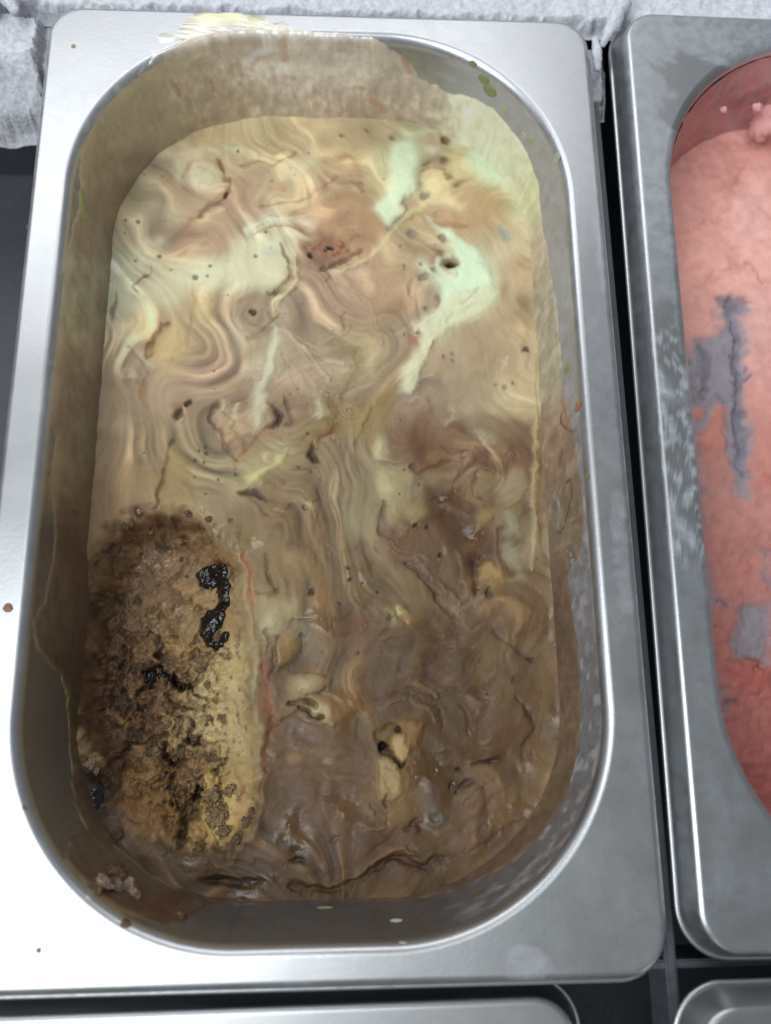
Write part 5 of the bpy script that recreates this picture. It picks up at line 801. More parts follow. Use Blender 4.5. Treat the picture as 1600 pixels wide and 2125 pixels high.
WSTROKES = [([(-36.0,128.6,.0),(-32.5,130.0,.0),(-28.7,130.0,.0),(-24.5,129.6,.0),(-20.2,128.2,.0)],2.58,[.86,.86,.548],.85,.3),([(-48.0,121.3,.0),(-44.6,123.0,.0),(-41.1,124.3,.0),
(-35.4,124.6,.0)],2.04,[.86,.86,.737],.7,.1),([(-15.5,127.2,.0),(-9.9,125.1,-.2)],1.19,[.86,.86,.71],.6,0),([(-11.6,124.3,-.8),(-12.3,123.5,-3.7),
(-12.0,123.0,-7.6)],1.35,[.54,.344,.225],.6,.1),([(25.2,122.5,-6.6),(26.8,121.8,-10.1)],1.19,[.475,.258,.162],.7,.2),([(15.8,121.1,-22.4),
(19.3,120.7,-25.4)],1.41,[.49,.284,.164],.6,.2),([(9.9,121.8,-17.0),(12.7,121.7,-18.0)],.87,[.508,.315,.21],.5,.2),([(-46.1,114.3,-8.1),
(-44.8,114.3,-14.0)],.77,[.417,.248,.096],.7,.1),([(-35.0,119.2,-13.1),(-34.9,118.8,-17.0)],.69,[.401,.234,.091],.6,.1),([(-23.9,122.3,-10.1),(-20.5,122.9,-7.1),
(-15.5,123.3,-5.2)],1.21,[.86,.86,.853],.6,.3),([(-8.8,122.5,-11.1),(-4.2,122.4,-12.1),(.0,122.3,-13.1),(4.6,122.5,-11.6),(9.2,122.7,-10.1)],1.9,[.819,.722,.615],.5,.1),
([(-69.5,72.8,-7.1),(-69.3,69.7,-8.6),(-69.2,68.3,-10.1)],1.27,[.335,.466,.086],.85,.3),([(-67.5,87.3,-2.2),(-67.7,85.5,-5.7),(-67.8,83.2,-9.1),
(-67.9,80.8,-12.6)],.8,[.426,.366,.119],.5,.1),([(-69.4,40.5,-8.1),(-69.4,36.3,-8.1),(-69.3,32.7,-8.6),(-69.4,28.4,-8.1)],.89,[.23,.212,.09],.4,0),([(-69.6,13.5,-6.6),
(-69.6,9.2,-6.6),(-69.6,5.0,-6.2),(-69.7,-.7,-5.7)],1.42,[.235,.083,.036],.5,.1),([(-68.5,33.4,-15.0),(-68.3,29.2,-17.0),(-68.0,24.9,-19.0)],.75,[.356,.194,.073],.5,.1),
([(-70.0,-24.9,-3.7),(-69.6,-27.7,-6.6),(-69.6,-30.6,-6.6)],1.33,[.093,.123,.027],.6,.1),([(-68.1,-18.5,-18.5),(-67.7,-18.5,-21.9)],1.13,[.077,.033,.018],.7,.1),
([(-68.0,-35.6,-19.0),(-68.0,-39.1,-19.0),(-68.0,-41.9,-19.5)],.42,[.268,.096,.033],.7,.1),([(-67.1,-37.0,-26.4),(-67.2,-42.7,-25.4),
(-66.7,-46.2,-29.8)],.43,[.063,.031,.016],.6,-.1),([(-67.3,-67.5,-24.9),(-67.5,-72.2,-23.4),(-67.4,-75.0,-22.9),(-67.1,-78.4,-22.4)],1.41,[.143,.209,.028],.85,.2),
([(-68.1,-77.9,-15.0),(-68.0,-80.2,-13.1)],.95,[.09,.103,.023],.6,.1),([(-62.4,-94.6,-17.5),(-60.5,-98.0,-17.5),(-58.9,-100.4,-17.0)],.75,[.166,.247,.039],.85,.2),
([(-57.6,-101.6,-19.9),(-55.8,-103.7,-20.9)],.69,[.135,.15,.046],.5,.1),([(-66.5,-81.7,-21.9),(-65.6,-85.5,-21.9),(-64.3,-89.2,-21.4),
(-62.4,-93.9,-20.4)],1.68,[.093,.04,.021],.6,.2),([(-52.6,-106.1,-26.8),(-50.1,-108.3,-27.3),(-47.5,-110.4,-27.8),(-44.8,-112.3,-27.3),(-41.9,-114.0,-27.8),(-39.0,-115.5,-27.8),
(-36.0,-117.0,-26.8)],.85,[.262,.197,.102],.6,.3),([(-49.5,-113.0,-1.7),(-46.5,-114.8,-3.2),(-43.4,-116.6,-4.2),(-41.1,-117.3,-8.1),(-38.3,-118.2,-11.1),(-37.0,-117.9,-17.5),
(-35.6,-117.5,-24.4)],2.29,[.127,.05,.027],.7,.3),([(-55.9,-106.9,-3.2),(-53.7,-108.8,-5.2),(-51.3,-110.6,-7.1)],1.67,[.102,.049,.032],.6,.2),([(68.7,9.2,-14.0),(68.5,7.1,-15.0),
(68.9,4.3,-12.1),(69.5,1.4,-7.6),(69.6,-.7,-6.6),(69.7,-3.6,-5.7)],.35,[.125,.045,.017],.9,-.1),([(68.8,12.8,-12.6),(69.1,7.8,-10.6)],.85,[.36,.156,.076],.5,.2),
([(68.5,-2.1,-15.0),(68.2,-4.3,-17.5)],1.12,[.221,.093,.04],.7,.1),([(68.5,-12.1,-15.0),(68.3,-13.5,-17.0),(68.5,-15.6,-15.0)],.42,[.18,.07,.028],.8,.1),([(68.7,-11.4,-14.0),
(69.1,-11.4,-10.6),(69.1,-15.6,-10.6),(68.7,-19.2,-13.5),(68.3,-22.8,-16.5),(67.9,-24.2,-20.4),(67.6,-23.5,-22.4)],.41,[.14,.048,.016],.95,.2),([(67.7,-12.8,-21.4),
(67.9,-17.1,-20.4),(67.9,-20.6,-20.4)],1.06,[.178,.158,.102],.85,-.35),([(69.4,-19.2,-8.1),(69.2,-21.3,-9.6)],1.07,[.17,.14,.083],.7,-.3),([(68.3,-30.6,-16.5),(68.8,-32.7,-13.1),
(68.5,-34.8,-15.0)],1.78,[.143,.116,.076],.7,-.4),([(67.7,-13.5,-21.9),(68.2,-19.2,-18.0),(67.5,-22.0,-22.9)],.35,[.435,.323,.168],.5,.2),([(69.0,-23.5,-11.6),
(69.7,-24.2,-5.7)],.61,[.246,.095,.04],.7,.1),([(69.4,22.0,-8.1),(69.3,19.2,-8.6)],.71,[.289,.302,.105],.8,.4),([(67.7,30.6,-21.9),(67.7,29.2,-21.4)],.38,[.24,.188,.101],.6,0),
([(66.4,-30.6,-31.8),(66.7,-36.3,-29.8),(65.9,-37.7,-35.7)],1.89,[.194,.089,.04],.6,.1),([(67.1,-41.2,-26.4),(67.2,-45.5,-25.9),(67.2,-49.1,-25.9)],1.13,[.153,.074,.033],.5,.1)]
prof = coat_profile(); q = np.array([p[0] for p in prof]); rings = [ring(*p[1]) for p in prof]; nt_ = len(rings[0])
G = np.stack(rings)                                               # (nq, nt, 3)
du = np.roll(G, -1, 1)-np.roll(G, 1, 1); dv = np.gradient(G, axis=0); Nn = np.cross(du, dv); Nn /= np.linalg.norm(Nn, axis=2)[..., None]+1e-9
tt = np.arange(nt_)/nt_; ct = np.array(COAT_TOP)
qt = np.interp(tt, np.concatenate([ct[-3:, 0]-1, ct[:, 0], ct[:3, 0]+1]), np.concatenate([ct[-3:, 1], ct[:, 1], ct[:3, 1]]))
P3 = G.reshape(-1, 3); px_, py_, pz_ = P3.T
s_len = np.concatenate([[0], np.cumsum(np.linalg.norm(np.diff(G[40], axis=0), axis=1))])
SS = np.repeat(s_len[None, :], len(q), 0).ravel(); QQ = np.repeat(q[:, None], nt_, 1).ravel(); QT = np.repeat(qt[None, :], len(q), 0).ravel()
nz1 = fbm(SS/4, QQ/4, 4, 91); nz2 = fbm(SS/1.6, QQ/2.6, 3, 93); drip = fbm(SS/1.4, QQ/9, 3, 95)*(QQ > 1); nz2 = np.where(QQ < 1, fbm(px_/3, py_/3, 3, 97), nz2); nz1 = np.where(QQ < 1, fbm(px_/6, py_/6, 3, 98), nz1)
dist = QQ-QT+.55*nz1+.2*nz2
spill = np.full(len(QQ), -9.)
for sx0, sy0, sr in ((-45.4, 121, 3.6), (-38.4, 123.5, 5.2), (-33, 127.2, 4.6), (-27.3, 128.6, 4.4), (-20, 127, 4.2), (-12, 126, 2.6)):
    spill = np.maximum(spill, sr-np.hypot(px_-sx0, py_-sy0))
flat_ = QQ < .2; dist = np.where(flat_, spill*.8+.9*nz1+.5*nz2, dist)
wc = np.array(WBASE, np.float32); acc = np.zeros((len(P3), 3), np.float32); wt = np.full(len(P3), 1e-9, np.float32)
ne = sstep((px_-40)/10)*sstep((py_-60)/10); nz1 = nz1*(1-.6*ne); nz2 = nz2*(1-.7*ne); dist = np.where(flat_, dist, QQ-QT+.5*nz1+.2*nz2)
PW3 = P3+np.stack([1.5*nz1, 1.5*nz1, 1.8*nz2], 1)
for c in wc:
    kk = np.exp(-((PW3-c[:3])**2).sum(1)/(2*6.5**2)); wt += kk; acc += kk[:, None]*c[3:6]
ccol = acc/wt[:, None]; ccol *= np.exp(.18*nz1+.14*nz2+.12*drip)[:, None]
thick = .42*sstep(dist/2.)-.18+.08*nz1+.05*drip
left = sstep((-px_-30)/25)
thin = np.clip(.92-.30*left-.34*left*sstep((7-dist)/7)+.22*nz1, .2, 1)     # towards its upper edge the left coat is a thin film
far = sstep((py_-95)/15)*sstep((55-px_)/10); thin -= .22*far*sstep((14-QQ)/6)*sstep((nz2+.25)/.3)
for pts, rad, c, al, dz in WSTROKES:
    pts = np.array(pts); best = np.full(len(P3), 1e9)
    lo, hi = pts.min(0)-rad*3, pts.max(0)+rad*3; sel = np.nonzero(((P3 > lo) & (P3 < hi)).all(1))[0]
    if not len(sel): continue
    p = P3[sel]+np.stack([.25*nz2[sel], .25*nz2[sel], .35*nz1[sel]], 1); b = np.full(len(sel), 1e9)
    for i in range(max(1, len(pts)-1)):
        a = pts[i]; e = pts[min(i+1, len(pts)-1)]-a; l = max(float(e@e), 1e-9); t = np.clip(((p-a)@e)/l, 0, 1)
        b = np.minimum(b, np.linalg.norm(p-a-t[:, None]*e, axis=1))
    m = sstep((1.5-b/rad)/1.0)*al; ccol[sel] = ccol[sel]*(1-m[:, None])+np.array(c)*m[:, None]; thick[sel] += dz*m; thin[sel] = np.maximum(thin[sel], m)
thin = np.clip(thin*(.25+.75*sstep((dist+.3)/2.2)), .08, 1)
CV = P3+Nn.reshape(-1, 3)*thick[:, None]
inward = (Nn[40, 50]@np.array([0, -1., 0])) > 0                     # normals must point into the pan
if not inward: CV = P3-Nn.reshape(-1, 3)*thick[:, None]
quads = grid_quads(len(q), nt_, True)
keep = (thick[quads] > -.12).any(1); quads = quads[keep]
used = np.unique(quads); remap = np.zeros(len(CV), int); remap[used] = np.arange(len(used))
ccol = np.clip(ccol, .01, .85)
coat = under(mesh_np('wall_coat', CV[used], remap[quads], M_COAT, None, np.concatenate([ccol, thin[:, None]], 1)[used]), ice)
coat['label'] = 'uneven dried film of ice cream on the pan wall'
# ------------------------------------------------------------------ chunks in the trough
rr = random.Random(4)
def crumb_mesh(name, mat, seed, sub=4, amp=.55, fine=.26):
    bm = bmesh.new(); bmesh.ops.create_icosphere(bm, subdivisions=sub, radius=1.)
    co_ = np.array([v.co[:] for v in bm.verts])
    d = 1+amp*fbm(co_[:, 0]*1.6+co_[:, 2]*1.2, co_[:, 1]*1.6-co_[:, 2]*1.1, 5 if fine > .1 else 3, seed, .68)+fine*fbm(co_[:, 0]*4+co_[:, 2]*3, co_[:, 1]*4-co_[:, 2]*3, 3, seed+1, .7)
    for v, k in zip(bm.verts, d): v.co = v.co*float(k)
    for f in bm.faces: f.smooth = True
    me = bpy.data.meshes.new(name); bm.to_mesh(me); bm.free(); me.materials.append(mat); return me
CR = [[crumb_mesh('crumb', M_CRUMB[k], 100+10*k+j) for j in range(3)] for k in range(4)]
def crumb(x, y, r, kind, sink=.35, z=None, parent=None, name='crumb', sz=(1, 1, .8)):
    o = bpy.data.objects.new(name, CR[kind][rr.randrange(3)]); C.objects.link(o)
    zz = (ice_z(x, y) if z is None else z)+r*(1-2*sink)*.8
    root = parent or ice; o.parent = root
    o.location = (x*MM-root.location.x, y*MM-root.location.y, zz*MM-root.location.z)
    o.rotation_euler = (rr.uniform(-.5, .5), rr.uniform(-.5, .5), rr.uniform(0, 6.28)); o.scale = (r*sz[0]*MM, r*sz[1]*MM, r*sz[2]*MM); return o
#@CHUNKS
for (x, y, r, kind) in [(-35.28,-40.3,2.79,1),(-29.57,-50.96,1.93,1),(-27.06,-99.57,4.46,0),(-29.88,-94.51,2.9,0),(-24.65,-93.33,2.38,0),(-25.59,-103.94,2.61,0),(-45.58,-95.52,4.71,1),
(-49.27,-99.19,3.64,1),(-43.24,-90.51,3.42,1),(-41.45,-99.33,3.13,1),(-62.49,-85.4,1.84,3),(-61.14,-87.71,1.18,3),(-46.3,-82.94,1.33,0),(-42.36,-82.22,1.6,0),
(-36.98,-83.58,1.86,0),(-43.42,-75.05,2.14,0),(-35.86,-79.06,1.6,1),(-49.51,-73.67,3.48,2),(-53.27,-77.54,3.19,2),(-48.57,-67.07,2.97,1),(-51.09,-69.7,2.69,1),
(-43.1,-68.46,2.43,1),(-56.98,-100.3,2.07,2),(-52.93,-102.84,1.81,1),(-34.61,-106.24,1.82,2),(-31.93,-108.12,1.56,1),(-29.19,-111.82,1.55,1),(-21.63,-105.24,1.83,1),
(-19.14,-100.95,1.84,1),(-17.89,-98.47,1.58,1),(-20.38,-103.41,1.31,2),(-24.78,-108.25,1.69,2),(-62.47,-78.72,2.12,2),(-58.22,-82.64,2.38,2),(-63.37,-92.73,1.3,1),
(-62.53,-95.24,1.17,1),(-57.02,-19.49,1.41,1),(-53.05,-15.06,1.14,3),(-48.86,-13.88,1.0,3),(-38.78,-15.81,1.14,1),(-32.97,-18.04,1.14,1),(-58.85,-23.87,1.4,2),
(-32.45,-64.56,1.36,0),(-39.38,-61.8,1.36,1)]:
    if kind == 2 or (kind == 1 and r > 2.0): continue
    crumb(x, y, r*.8, kind, .5 if r < 2.2 else .62)
for i in range(36):
    x, y = rr.uniform(-66, -14), rr.uniform(-112, -20)
    if float(poly_sd(np.array([x]), np.array([y]), TROUGH)[0]) > -2.: continue
    if abs(x) > ia-3 or (x > -28 and y > -85): continue
    crumb(x, y, rr.uniform(.4, .9), rr.choices([0, 1], [2, 4] if x < -38 else [5, 2])[0], .6)
def sauce(blobs, hmax):
    """a puddle of thick sauce: smooth merged blobs lying on the ice cream, edge sunk into it"""
    B = np.array(blobs); x0, x1 = (B[:, 0]-2*B[:, 2]).min(), (B[:, 0]+2*B[:, 2]).max(); y0, y1 = (B[:, 1]-2*B[:, 2]).min(), (B[:, 1]+2*B[:, 2]).max()
    ax = np.arange(x0, x1, .2); ay = np.arange(y0, y1, .2); xx, yy = np.meshgrid(ax, ay); xx = xx.ravel(); yy = yy.ravel()
    wx, wy = xx+.7*fbm(xx/2.2, yy/2.2, 3, 181), yy+.7*fbm(xx/2.2, yy/2.2, 3, 183); F = np.zeros_like(xx)
    for bx, by, br in B: F += np.exp(-((wx-bx)**2+((wy-by)*.9)**2)/(br*br*.62))
    hh = np.minimum(np.sqrt(F), 1.25)-.58+.10*fbm(xx/3.5, yy/3.5, 2, 185)
    top = Z_ICE+sum(sample(PH, xx+dx, yy+dy) for dx in (-1, 0, 1) for dy in (-1, 0, 1))/9
    zz = top+np.where(hh > 0, hmax*np.sqrt(np.maximum(hh, 0))*(1+.35*fbm(xx/1.8, yy/1.8, 2, 187)), hh*6)
    q_ = grid_quads(len(ay), len(ax)); q_ = q_[(hh[q_] > -.25).any(1)]; us_ = np.unique(q_); rm_ = np.zeros(len(xx), int); rm_[us_] = np.arange(len(us_))
    o = under(mesh_np('fudge', np.stack([xx, yy, zz], 1)[us_], rm_[q_], M_FUDGE), ice); o['label'] = 'glossy black fudge'; return o
FUDGE = [(-33.74,-33.76,3.37),(-30.27,-32.63,2.67),(-28.28,-37.21,2.52),(-28.13,-41.18,2.51),(-30.25,-44.27,2.36),(-32.1,-46.49,3.19),(-33.04,-50.66,2.35),(-30.72,-53.43,2.34),
(-27.49,-51.25,1.8),(-36.17,-32.89,1.68),(-47.56,-61.18,2.17),(-44.05,-63.37,1.76),(-50.2,-62.24,1.62),(-59.85,-92.78,2.22),(-59.1,-95.92,1.69)]
sauce(FUDGE[:10], 2.4); sauce(FUDGE[10:13], 1.2); sauce(FUDGE[13:], 1.2)
# clinging lumps on the wall
for (x, y, z, r, kind) in [(-49.9,-111.6,-7.6,2.22,3),(-48.5,-111.7,-14.0,2.68,1),(-45.7,-113.7,-14.0,2.01,3),(-47.9,-112.8,-10.6,1.85,3),(-49.8,-112.4,-3.2,1.28,1),(-50.2,-110.1,-16.0,1.76,1),
(-43.9,-115.0,-13.1,1.46,3),(-32.3,-120.2,-12.6,1.19,1),(-42.3,-118.2,-.8,1.01,1),(-65.5,-51.9,-39.7,1.5,1),(-65.6,-55.5,-38.2,2.24,3),(-65.4,-59.0,-40.1,2.25,3),
(-65.0,-61.9,-43.6,1.97,1),(-65.7,-57.6,-37.7,1.78,1),(-50.0,-105.0,-47.0,1.07,1)]: crumb(x, y, r, kind, .5, z, sz=(1, 1, .9))
# ------------------------------------------------------------------ drops on the steel
def drop(px3, nrm, r, rx, mat, label, name='ice_cream_drop', cat='drop', group=None):
    bm = bmesh.new(); bmesh.ops.create_uvsphere(bm, u_segments=20, v_segments=12, radius=1.)
    from mathutils import Vector
    zq = Vector(nrm).to_track_quat('Z', 'Y')
    for v in bm.verts:
        p = v.co.copy(); k = 1+.14*float(fbm(np.array([p.x*1.3+r*9]), np.array([p.y*1.3+px3[1]]), 2, 3)[0])
        v.co = Vector((p.x*r*k, p.y*rx*k, max(p.z, -.2)*min(r, rx)*.22))
    for f in bm.faces: f.smooth = True
    for v in bm.verts: v.co *= MM
    me = bpy.data.meshes.new(name); bm.to_mesh(me); bm.free(); me.materials.append(mat)
    o = bpy.data.objects.new(name, me); C.objects.link(o); o.location = [v*MM for v in px3]; o.rotation_euler = zq.to_euler()
    return tag(o, label, cat, group)
D_OR = plain('orange_drop', (.36, .15, .07), .4); D_TAN = plain('tan_drop', (.32, .22, .11), .4); D_GRN = plain('pistachio_fleck', (.23, .27, .12), .5)
D_BRN = plain('brown_speck', (.20, .075, .03), .4); D_YEL = plain('pale_green_fleck', (.38, .40, .22), .5); D_GREY = plain('grey_green_drop', (.40, .42, .33), .35); D_WHT = plain('white_fleck', (.75, .75, .70), .5)
MATS = dict(o=D_OR, t=D_TAN, g=D_GRN, b=D_BRN, y=D_YEL, a=D_GREY, w=D_WHT)
for p3, nrm, r, rx, mk, lab, nm, ct_ in [((69.96,7.11,-3.2),(-1.0,.0,.1),1.41,2.17,'o','orange-brown drop on the right inner wall of the swirled pan','ice_cream_drop','drop'),((70.4,-13.51,-1.21),(-1.0,.0,.1),
.65,1.18,'t','small tan drop low on the right wall, below the orange drop','ice_cream_drop','drop'),((68.8,84.0,-1.21),(-.95,-.27,.15),
1.41,2.04,'a','grey-green drop under the back right bend of the swirled pan','ice_cream_drop','drop'),((45.19,116.12,-1.21),(-.57,-.81,.13),
1.33,1.17,'g','topmost green fleck at the back right bend of the pan','pistachio_fleck','fleck'),((48.81,113.07,-3.69),(-.62,-.77,.13),
1.95,1.5,'g','middle green fleck on the back right bend of the pan wall','pistachio_fleck','fleck'),((50.96,111.06,-5.66),(-.66,-.74,.14),
2.39,2.0,'g','largest green fleck, just above the mint-coloured coat','pistachio_fleck','fleck'),((55.8,106.01,-8.12),(-.73,-.66,.14),
1.3,1.0,'y','pale fleck right of the mint coat at the back right bend','pistachio_fleck','fleck'),((63.22,95.65,-7.63),(-.86,-.49,.14),
1.06,1.14,'y','yellowish fleck beside the mint coat on the right wall','pistachio_fleck','fleck'),((61.56,98.04,-9.6),(-.83,-.53,.14),
1.29,1.15,'a','dull green fleck touching the mint coat on the right wall','pistachio_fleck','fleck'),((69.29,20.62,-8.61),(-.99,.0,.1),
1.29,2.12,'g','green fleck at the edge of the coat on the right wall','pistachio_fleck','fleck'),((-66.72,-93.41,-.2),(.89,.44,.14),
.77,1.15,'y','pale green fleck on the left edge of the opening','pistachio_fleck','fleck'),((1.76,-120.88,-23.89),(.0,1.0,.06),
2.13,.82,'y','pale green fleck below the ice cream on the front wall','pistachio_fleck','fleck'),((19.32,-122.08,-14.04),(.0,1.0,.06),
1.53,1.05,'w','white fleck on the dark front wall of the swirled pan','cream_fleck','fleck'),((19.97,-123.85,-1.21),(.0,1.0,.06),
.87,.62,'w','tiny white fleck near the front edge of the opening','cream_fleck','fleck'),((-15.84,-122.05,-14.53),(.0,1.0,.06),
.86,.66,'b','brown speck on the front wall of the swirled pan','cream_fleck','fleck'),((-74.99,-47.45,.03),(0,0,1),
1.17,1.17,'b','round brown speck on the bright left rim','speck','speck'),((-60.8,-123.27,.03),(0,0,1),.65,.65,'b','tiny dark speck on the bright front left rim','speck','speck'),
((-72.87,117.64,.03),(0,0,1),.69,.69,'t','tiny tan speck on the back left corner of the rim','speck','speck'),((-82.4,60.52,-4.6),(-1,0,.3),
.9,.9,'o','small orange speck on the outer left side of the rim','speck','speck')]: drop(p3, nrm, r, rx, MATS[mk], lab, nm, ct_)
# ------------------------------------------------------------------ strawberry ice cream
PBASE = [(127.12,105.75,.799,.376,.32),(144.45,109.97,.819,.398,.339),(120.14,86.94,.793,.39,.333),(141.64,87.36,.826,.433,.373),(122.92,67.18,.783,.394,.329),  # front colours darker: the dimmer light of the near end is painted in
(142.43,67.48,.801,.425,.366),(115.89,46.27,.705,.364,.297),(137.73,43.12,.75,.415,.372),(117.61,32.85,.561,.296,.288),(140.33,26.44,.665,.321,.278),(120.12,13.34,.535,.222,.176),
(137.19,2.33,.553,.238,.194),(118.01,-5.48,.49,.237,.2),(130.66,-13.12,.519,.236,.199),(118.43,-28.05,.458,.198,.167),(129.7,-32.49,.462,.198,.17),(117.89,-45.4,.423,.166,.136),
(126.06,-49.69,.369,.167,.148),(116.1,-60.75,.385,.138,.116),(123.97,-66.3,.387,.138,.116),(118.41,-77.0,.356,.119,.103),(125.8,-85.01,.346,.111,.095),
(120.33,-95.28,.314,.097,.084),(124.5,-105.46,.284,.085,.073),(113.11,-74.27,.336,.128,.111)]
PSTROKES = [('S',[(114.86,96.96),(120.9,109.03),(128.33,116.3),(137.52,118.58),(148.59,117.32)],(1.52,1.52),[.86,.495,.483],.6,.4,.5),('P',[(116.17,96.99),(123.61,109.6),(137.34,117.04),
(147.23,113.71),(140.06,102.46),(134.35,91.49),(122.49,82.55),(115.43,80.98)],[.784,.386,.329],.5,2.67,.8),('S',[(115.38,80.5),(124.76,83.55),(134.01,88.56),(136.9,94.48),
(143.78,107.55)],(.83,.83),[.662,.289,.254],.5,-.6,.5),('P',[(139.15,95.02),(152.63,107.76),(148.74,78.23),(139.56,80.46),(135.09,86.64)],[.823,.489,.437],.45,3.0,.6),
('S',[(138.23,69.65),(142.44,69.01),(143.83,66.46),(144.15,62.27)],(.49,.49),[.585,.194,.125],.7,-.8,.5),('S',[(128.51,67.16),(131.11,67.43),(133.02,69.1)],(.41,.41),
[.551,.206,.17],.7,-.6,.5),('S',[(126.75,66.66),(124.9,61.53)],(.49,.49),[.616,.251,.209],.4,-.4,.5),('P',[(128.2,56.98),(132.97,57.96),(137.84,56.19),(140.41,53.03),
(135.84,50.25),(135.79,43.05),(134.28,34.17),(134.92,29.37),(132.33,28.48),(132.86,19.44),(133.85,10.98),(132.39,2.64),(132.02,-3.52),(129.61,-10.02),(126.98,-8.81),(125.37,-2.31),
(124.84,6.76),(126.94,17.7),(125.91,19.4),(123.97,20.24),(120.57,11.75),(116.25,9.22),(115.13,2.58),(115.66,-3.56),(112.26,-5.59),(112.58,8.79),(111.88,21.44),(113.27,41.03),
(115.0,39.72),(116.52,34.45),(119.49,42.87),(124.08,42.92),(127.52,43.85),(129.09,50.16),(125.73,50.12),(130.63,52.45)],[.284,.272,.31],.92,1.09,-.8),('P',[(115.18,18.05),
(118.57,19.35),(118.6,15.95),(115.99,14.25)],[.582,.229,.177],.85,.77,.4),('P',[(123.46,19.38),(126.68,18.97),(126.44,13.46),(124.34,5.92),(118.21,5.07),(115.89,5.89),
(120.97,11.75)],[.555,.232,.184],.85,.92,.5),('S',[(133.76,57.51),(132.76,45.7),(131.37,34.15),(130.82,19.43),(130.29,8.45),(129.32,-2.71)],(.94,1.56),[.169,.163,.202],.9,-1.6,.5),
('S',[(121.44,39.78),(121.43,34.06),(120.75,27.95),(119.76,22.77)],(1.25,1.56),[.172,.165,.205],.8,-1.0,.5),('S',[(116.32,28.78),(116.31,21.04)],(1.24,1.24),
[.201,.194,.229],.6,-.5,.5),('P',[(128.57,56.53),(132.97,57.96),(136.99,56.18),(135.64,52.06),(132.0,53.38)],[.199,.186,.221],.6,.96,-.6),('S',[(136.26,57.09),
(140.39,56.23)],(.48,.48),[.18,.173,.214],.6,-.4,.5),('S',[(135.0,33.3),(134.0,31.98)],(.71,.71),[.172,.166,.205],.8,-.5,.5),('S',[(133.21,28.92),(135.31,29.16)],(.71,.71),
[.171,.164,.203],.8,-.5,.5),('E',(117.39,33.68),.63,.78,0,[.173,.167,.206],.8,.5,-.5),('S',[(123.59,24.09),(125.85,22.39),(126.47,20.68)],(.7,.7),[.199,.18,.206],.7,-.6,.5),
('E',(137.21,56.85),1.61,1.61,0,[.302,.155,.186],.6,.5,-.4),('P',[(112.27,-5.49),(115.45,-5.49),(116.5,-10.33),(115.0,-16.71),(115.65,-21.44),(113.96,-26.13),(115.95,-29.24),
(115.64,-35.38),(116.62,-36.91),(116.57,-40.7),(119.13,-41.85),(119.8,-42.61),(116.27,-43.34),(114.02,-46.32),(113.14,-50.77),(111.13,-51.86),(111.24,-36.89),
(111.75,-21.44)],[.233,.219,.255],.9,1.03,-.8),('S',[(112.71,-44.44),(111.51,-51.87),(113.15,-57.38),(112.71,-64.61),(114.33,-69.99),(112.2,-75.61)],(1.0,1.71),
[.222,.196,.229],.75,-.6,.5),('P',[(127.33,-43.78),(132.73,-43.05),(130.34,-61.17),(126.7,-60.77),(122.78,-58.92),(119.56,-57.43),(121.07,-51.2),(122.81,-49.36),
(123.41,-44.51)],[.239,.219,.246],.9,1.01,-1.0),('P',[(132.88,-27.73),(134.75,-27.74),(133.53,-36.99),(131.2,-34.68),(133.64,-30.84)],[.213,.2,.233],.85,.89,-.7),
('P',[(124.85,-6.69),(130.48,-6.27),(128.33,-10.72),(125.65,-9.92)],[.341,.259,.29],.6,1.21,-.4),('S',[(117.08,-42.97),(119.44,-42.41),(120.95,-42.61)],(.36,.36),
[.081,.049,.058],.8,-1.0,.5),('S',[(117.99,-57.97),(120.27,-57.8)],(.57,.57),[.069,.033,.035],.8,-1.2,.5),('S',[(120.27,-57.8),(123.49,-59.29),(127.4,-61.14),
(130.2,-62.25)],(.43,.43),[.145,.04,.04],.6,-1.0,.5),('P',[(116.33,-59.23),(120.18,-58.53),(126.6,-61.5),(130.15,-62.62),(129.16,-70.15),(122.04,-67.93),
(117.41,-62.86)],[.407,.113,.088],.7,1.42,1.0),('S',[(111.5,-75.25),(115.2,-72.12),(118.62,-71.45)],(.56,.56),[.123,.061,.067],.7,-.8,.5),('S',[(113.84,-77.38),
(115.03,-76.69)],(.42,.42),[.117,.034,.034],.6,-.6,.5),('S',[(116.88,-17.5),(118.61,-16.12),(120.41,-17.51)],(.45,.45),[.253,.124,.129],.6,-.5,.5),('E',(136.38,-3.91),
2.13,2.74,0,[.496,.142,.119],.5,.6,.4),('E',(114.67,-48.21),3.17,2.02,-20,[.431,.152,.122],.4,.7,.6),('E',(126.01,-32.48),3.24,2.06,-20,[.442,.156,.125],.4,.7,.6),
('E',(117.07,-52.44),3.16,2.01,-20,[.428,.151,.121],.4,.7,.6),('E',(123.06,-69.0),3.12,1.98,-20,[.416,.147,.118],.4,.7,.6),('E',(115.44,-90.06),
3.04,1.93,-20,[.411,.145,.116],.4,.7,.6),('E',(126.13,-77.09),3.09,1.97,-20,[.411,.145,.116],.4,.7,.6)]
Z_ST = -33.0
NX2, NY2 = 300, 520
a2, b2, r2, _ = wall_at(Z_ST)
lx, ly, HW2 = ice_grid(a2, b2, r2, NX2, NY2)
an = math.radians(-.9); WX = 171.2+lx*math.cos(an)-ly*math.sin(an); WY = 2.8+lx*math.sin(an)+ly*math.cos(an)
u1, u2 = fbm(WX/11, WY/11, 2, 111), fbm(WX/11, WY/11, 2, 113)
scol = rbf(WX+2*u1, WY+2*u2, PBASE, 8.).astype(np.float32); sh = 1.0*u1+.25*fbm(WX/5, WY/5, 2, 115)
rg = sstep((10-WY)/60)                                               # scraped and crumbly towards the front
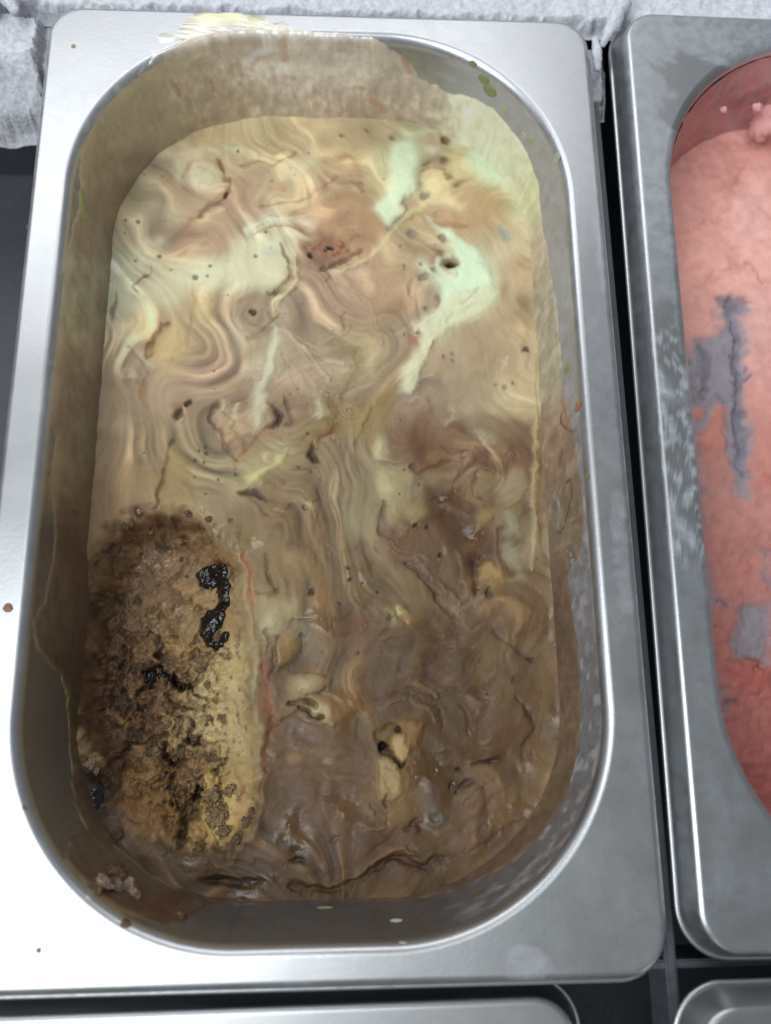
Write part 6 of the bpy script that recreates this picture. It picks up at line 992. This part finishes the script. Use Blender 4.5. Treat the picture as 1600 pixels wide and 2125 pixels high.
paint(WX+.8*u2+1.3*fbm(WX/3.4, WY/3.4, 4, 117), WY+.8*u1+1.3*fbm(WX/3.4, WY/3.4, 4, 119), [s if s[0] != 'P' else s[:4]+(s[4]*1.7,)+s[5:] for s in PSTROKES], scol, sh)
sh += (.05+.30*rg)*fbm(WX/1.8, WY/1.8, 4, 121)+.03*fbm(WX/.7, WY/.7, 2, 123)
scol *= np.exp(.10*fbm(WX/2.4, WY/2.4, 4, 125))[:, None]
sh += 1.2*np.exp(-np.maximum(np.minimum(np.repeat(HW2, NX2)-abs(lx), b2-abs(ly)+.5), 0)/2.)
SV = np.stack([lx, ly, Z_ST+sh], 1); SV2, SQ2 = close_body(SV, NX2, NY2, -60.)
straw = tag(empty('ice_cream', (171.2, 2.8, 0), an), 'pink strawberry ice cream scraped to grey patches, in the right pan', 'ice cream')
so_ = mesh_np('scraped_surface', SV2, np.concatenate([grid_quads(NY2, NX2), SQ2]), M_STRAW, straw, np.clip(np.concatenate([scol, scol[:1].repeat(len(SV2)-len(SV), 0)]), .01, .86))
# pink coat on the far wall of that pan
kw = dict(ns=50, nl=110, nc=60); zz = np.linspace(-3.5, -36, 44); G2 = np.stack([ring(*wall_at(z), **kw) for z in zz]); n2 = G2.shape[1]
du = np.roll(G2, -1, 1)-np.roll(G2, 1, 1); dv = np.gradient(G2, axis=0); N2 = np.cross(du, dv); N2 /= np.linalg.norm(N2, axis=2)[..., None]+1e-9
if (N2[20, 20]@np.array([0, -1., 0])) < 0: N2 = -N2
p2 = G2.reshape(-1, 3); s2 = np.repeat(np.arange(n2)[None, :], len(zz), 0).ravel()*1.2
e1 = fbm(s2/5, p2[:, 2]/5, 4, 131); e2 = fbm(s2/2.2, p2[:, 2]/4, 3, 133)
cov = sstep((-p2[:, 2]-9+5*e1+3*sstep((-p2[:, 0]-20)/30)*4)/4.)
t2 = .5*cov-.2+.15*e2
pc = np.array([.58, .25, .25])*np.exp(.22*e1+.12*e2)[:, None]; kk = (sstep((e2+.1)/.5)*.45)[:, None]; pc = pc*(1-kk)+kk*np.array([.42, .38, .42])
al = np.clip(.55+.35*e1+.3*sstep((-p2[:, 0]-30)/20), .2, .95)
q2 = grid_quads(len(zz), n2, True); q2 = q2[(t2[q2] > -.12).any(1)]; us = np.unique(q2); rm = np.zeros(len(p2), int); rm[us] = np.arange(len(us))
o = mesh_np('wall_coat', (p2+N2.reshape(-1, 3)*t2[:, None])[us], rm[q2], M_COAT, straw, np.clip(np.concatenate([pc, al[:, None]], 1), .01, .9)[us])
PINK = plain('pink_lump', (.80, .40, .38), .5)
for i, (x, y, z, r) in enumerate([(146.5,115.8,-24.0,4.3),(139.1,114.0,-14.0,1.43),(148.3,118.3,-22.0,3.63),(126.8,111.4,-12.0,1.1)]):
    me = crumb_mesh('pink_lump', PINK, 140+i, 3, .3); o = bpy.data.objects.new('pink_lump', me); C.objects.link(o); o.parent = straw
    dx, dy = x-171.2, y-2.8; o.location = ((dx*math.cos(-an)-dy*math.sin(-an))*MM, (dx*math.sin(-an)+dy*math.cos(-an))*MM, z*MM); o.scale = (r*MM,)*3
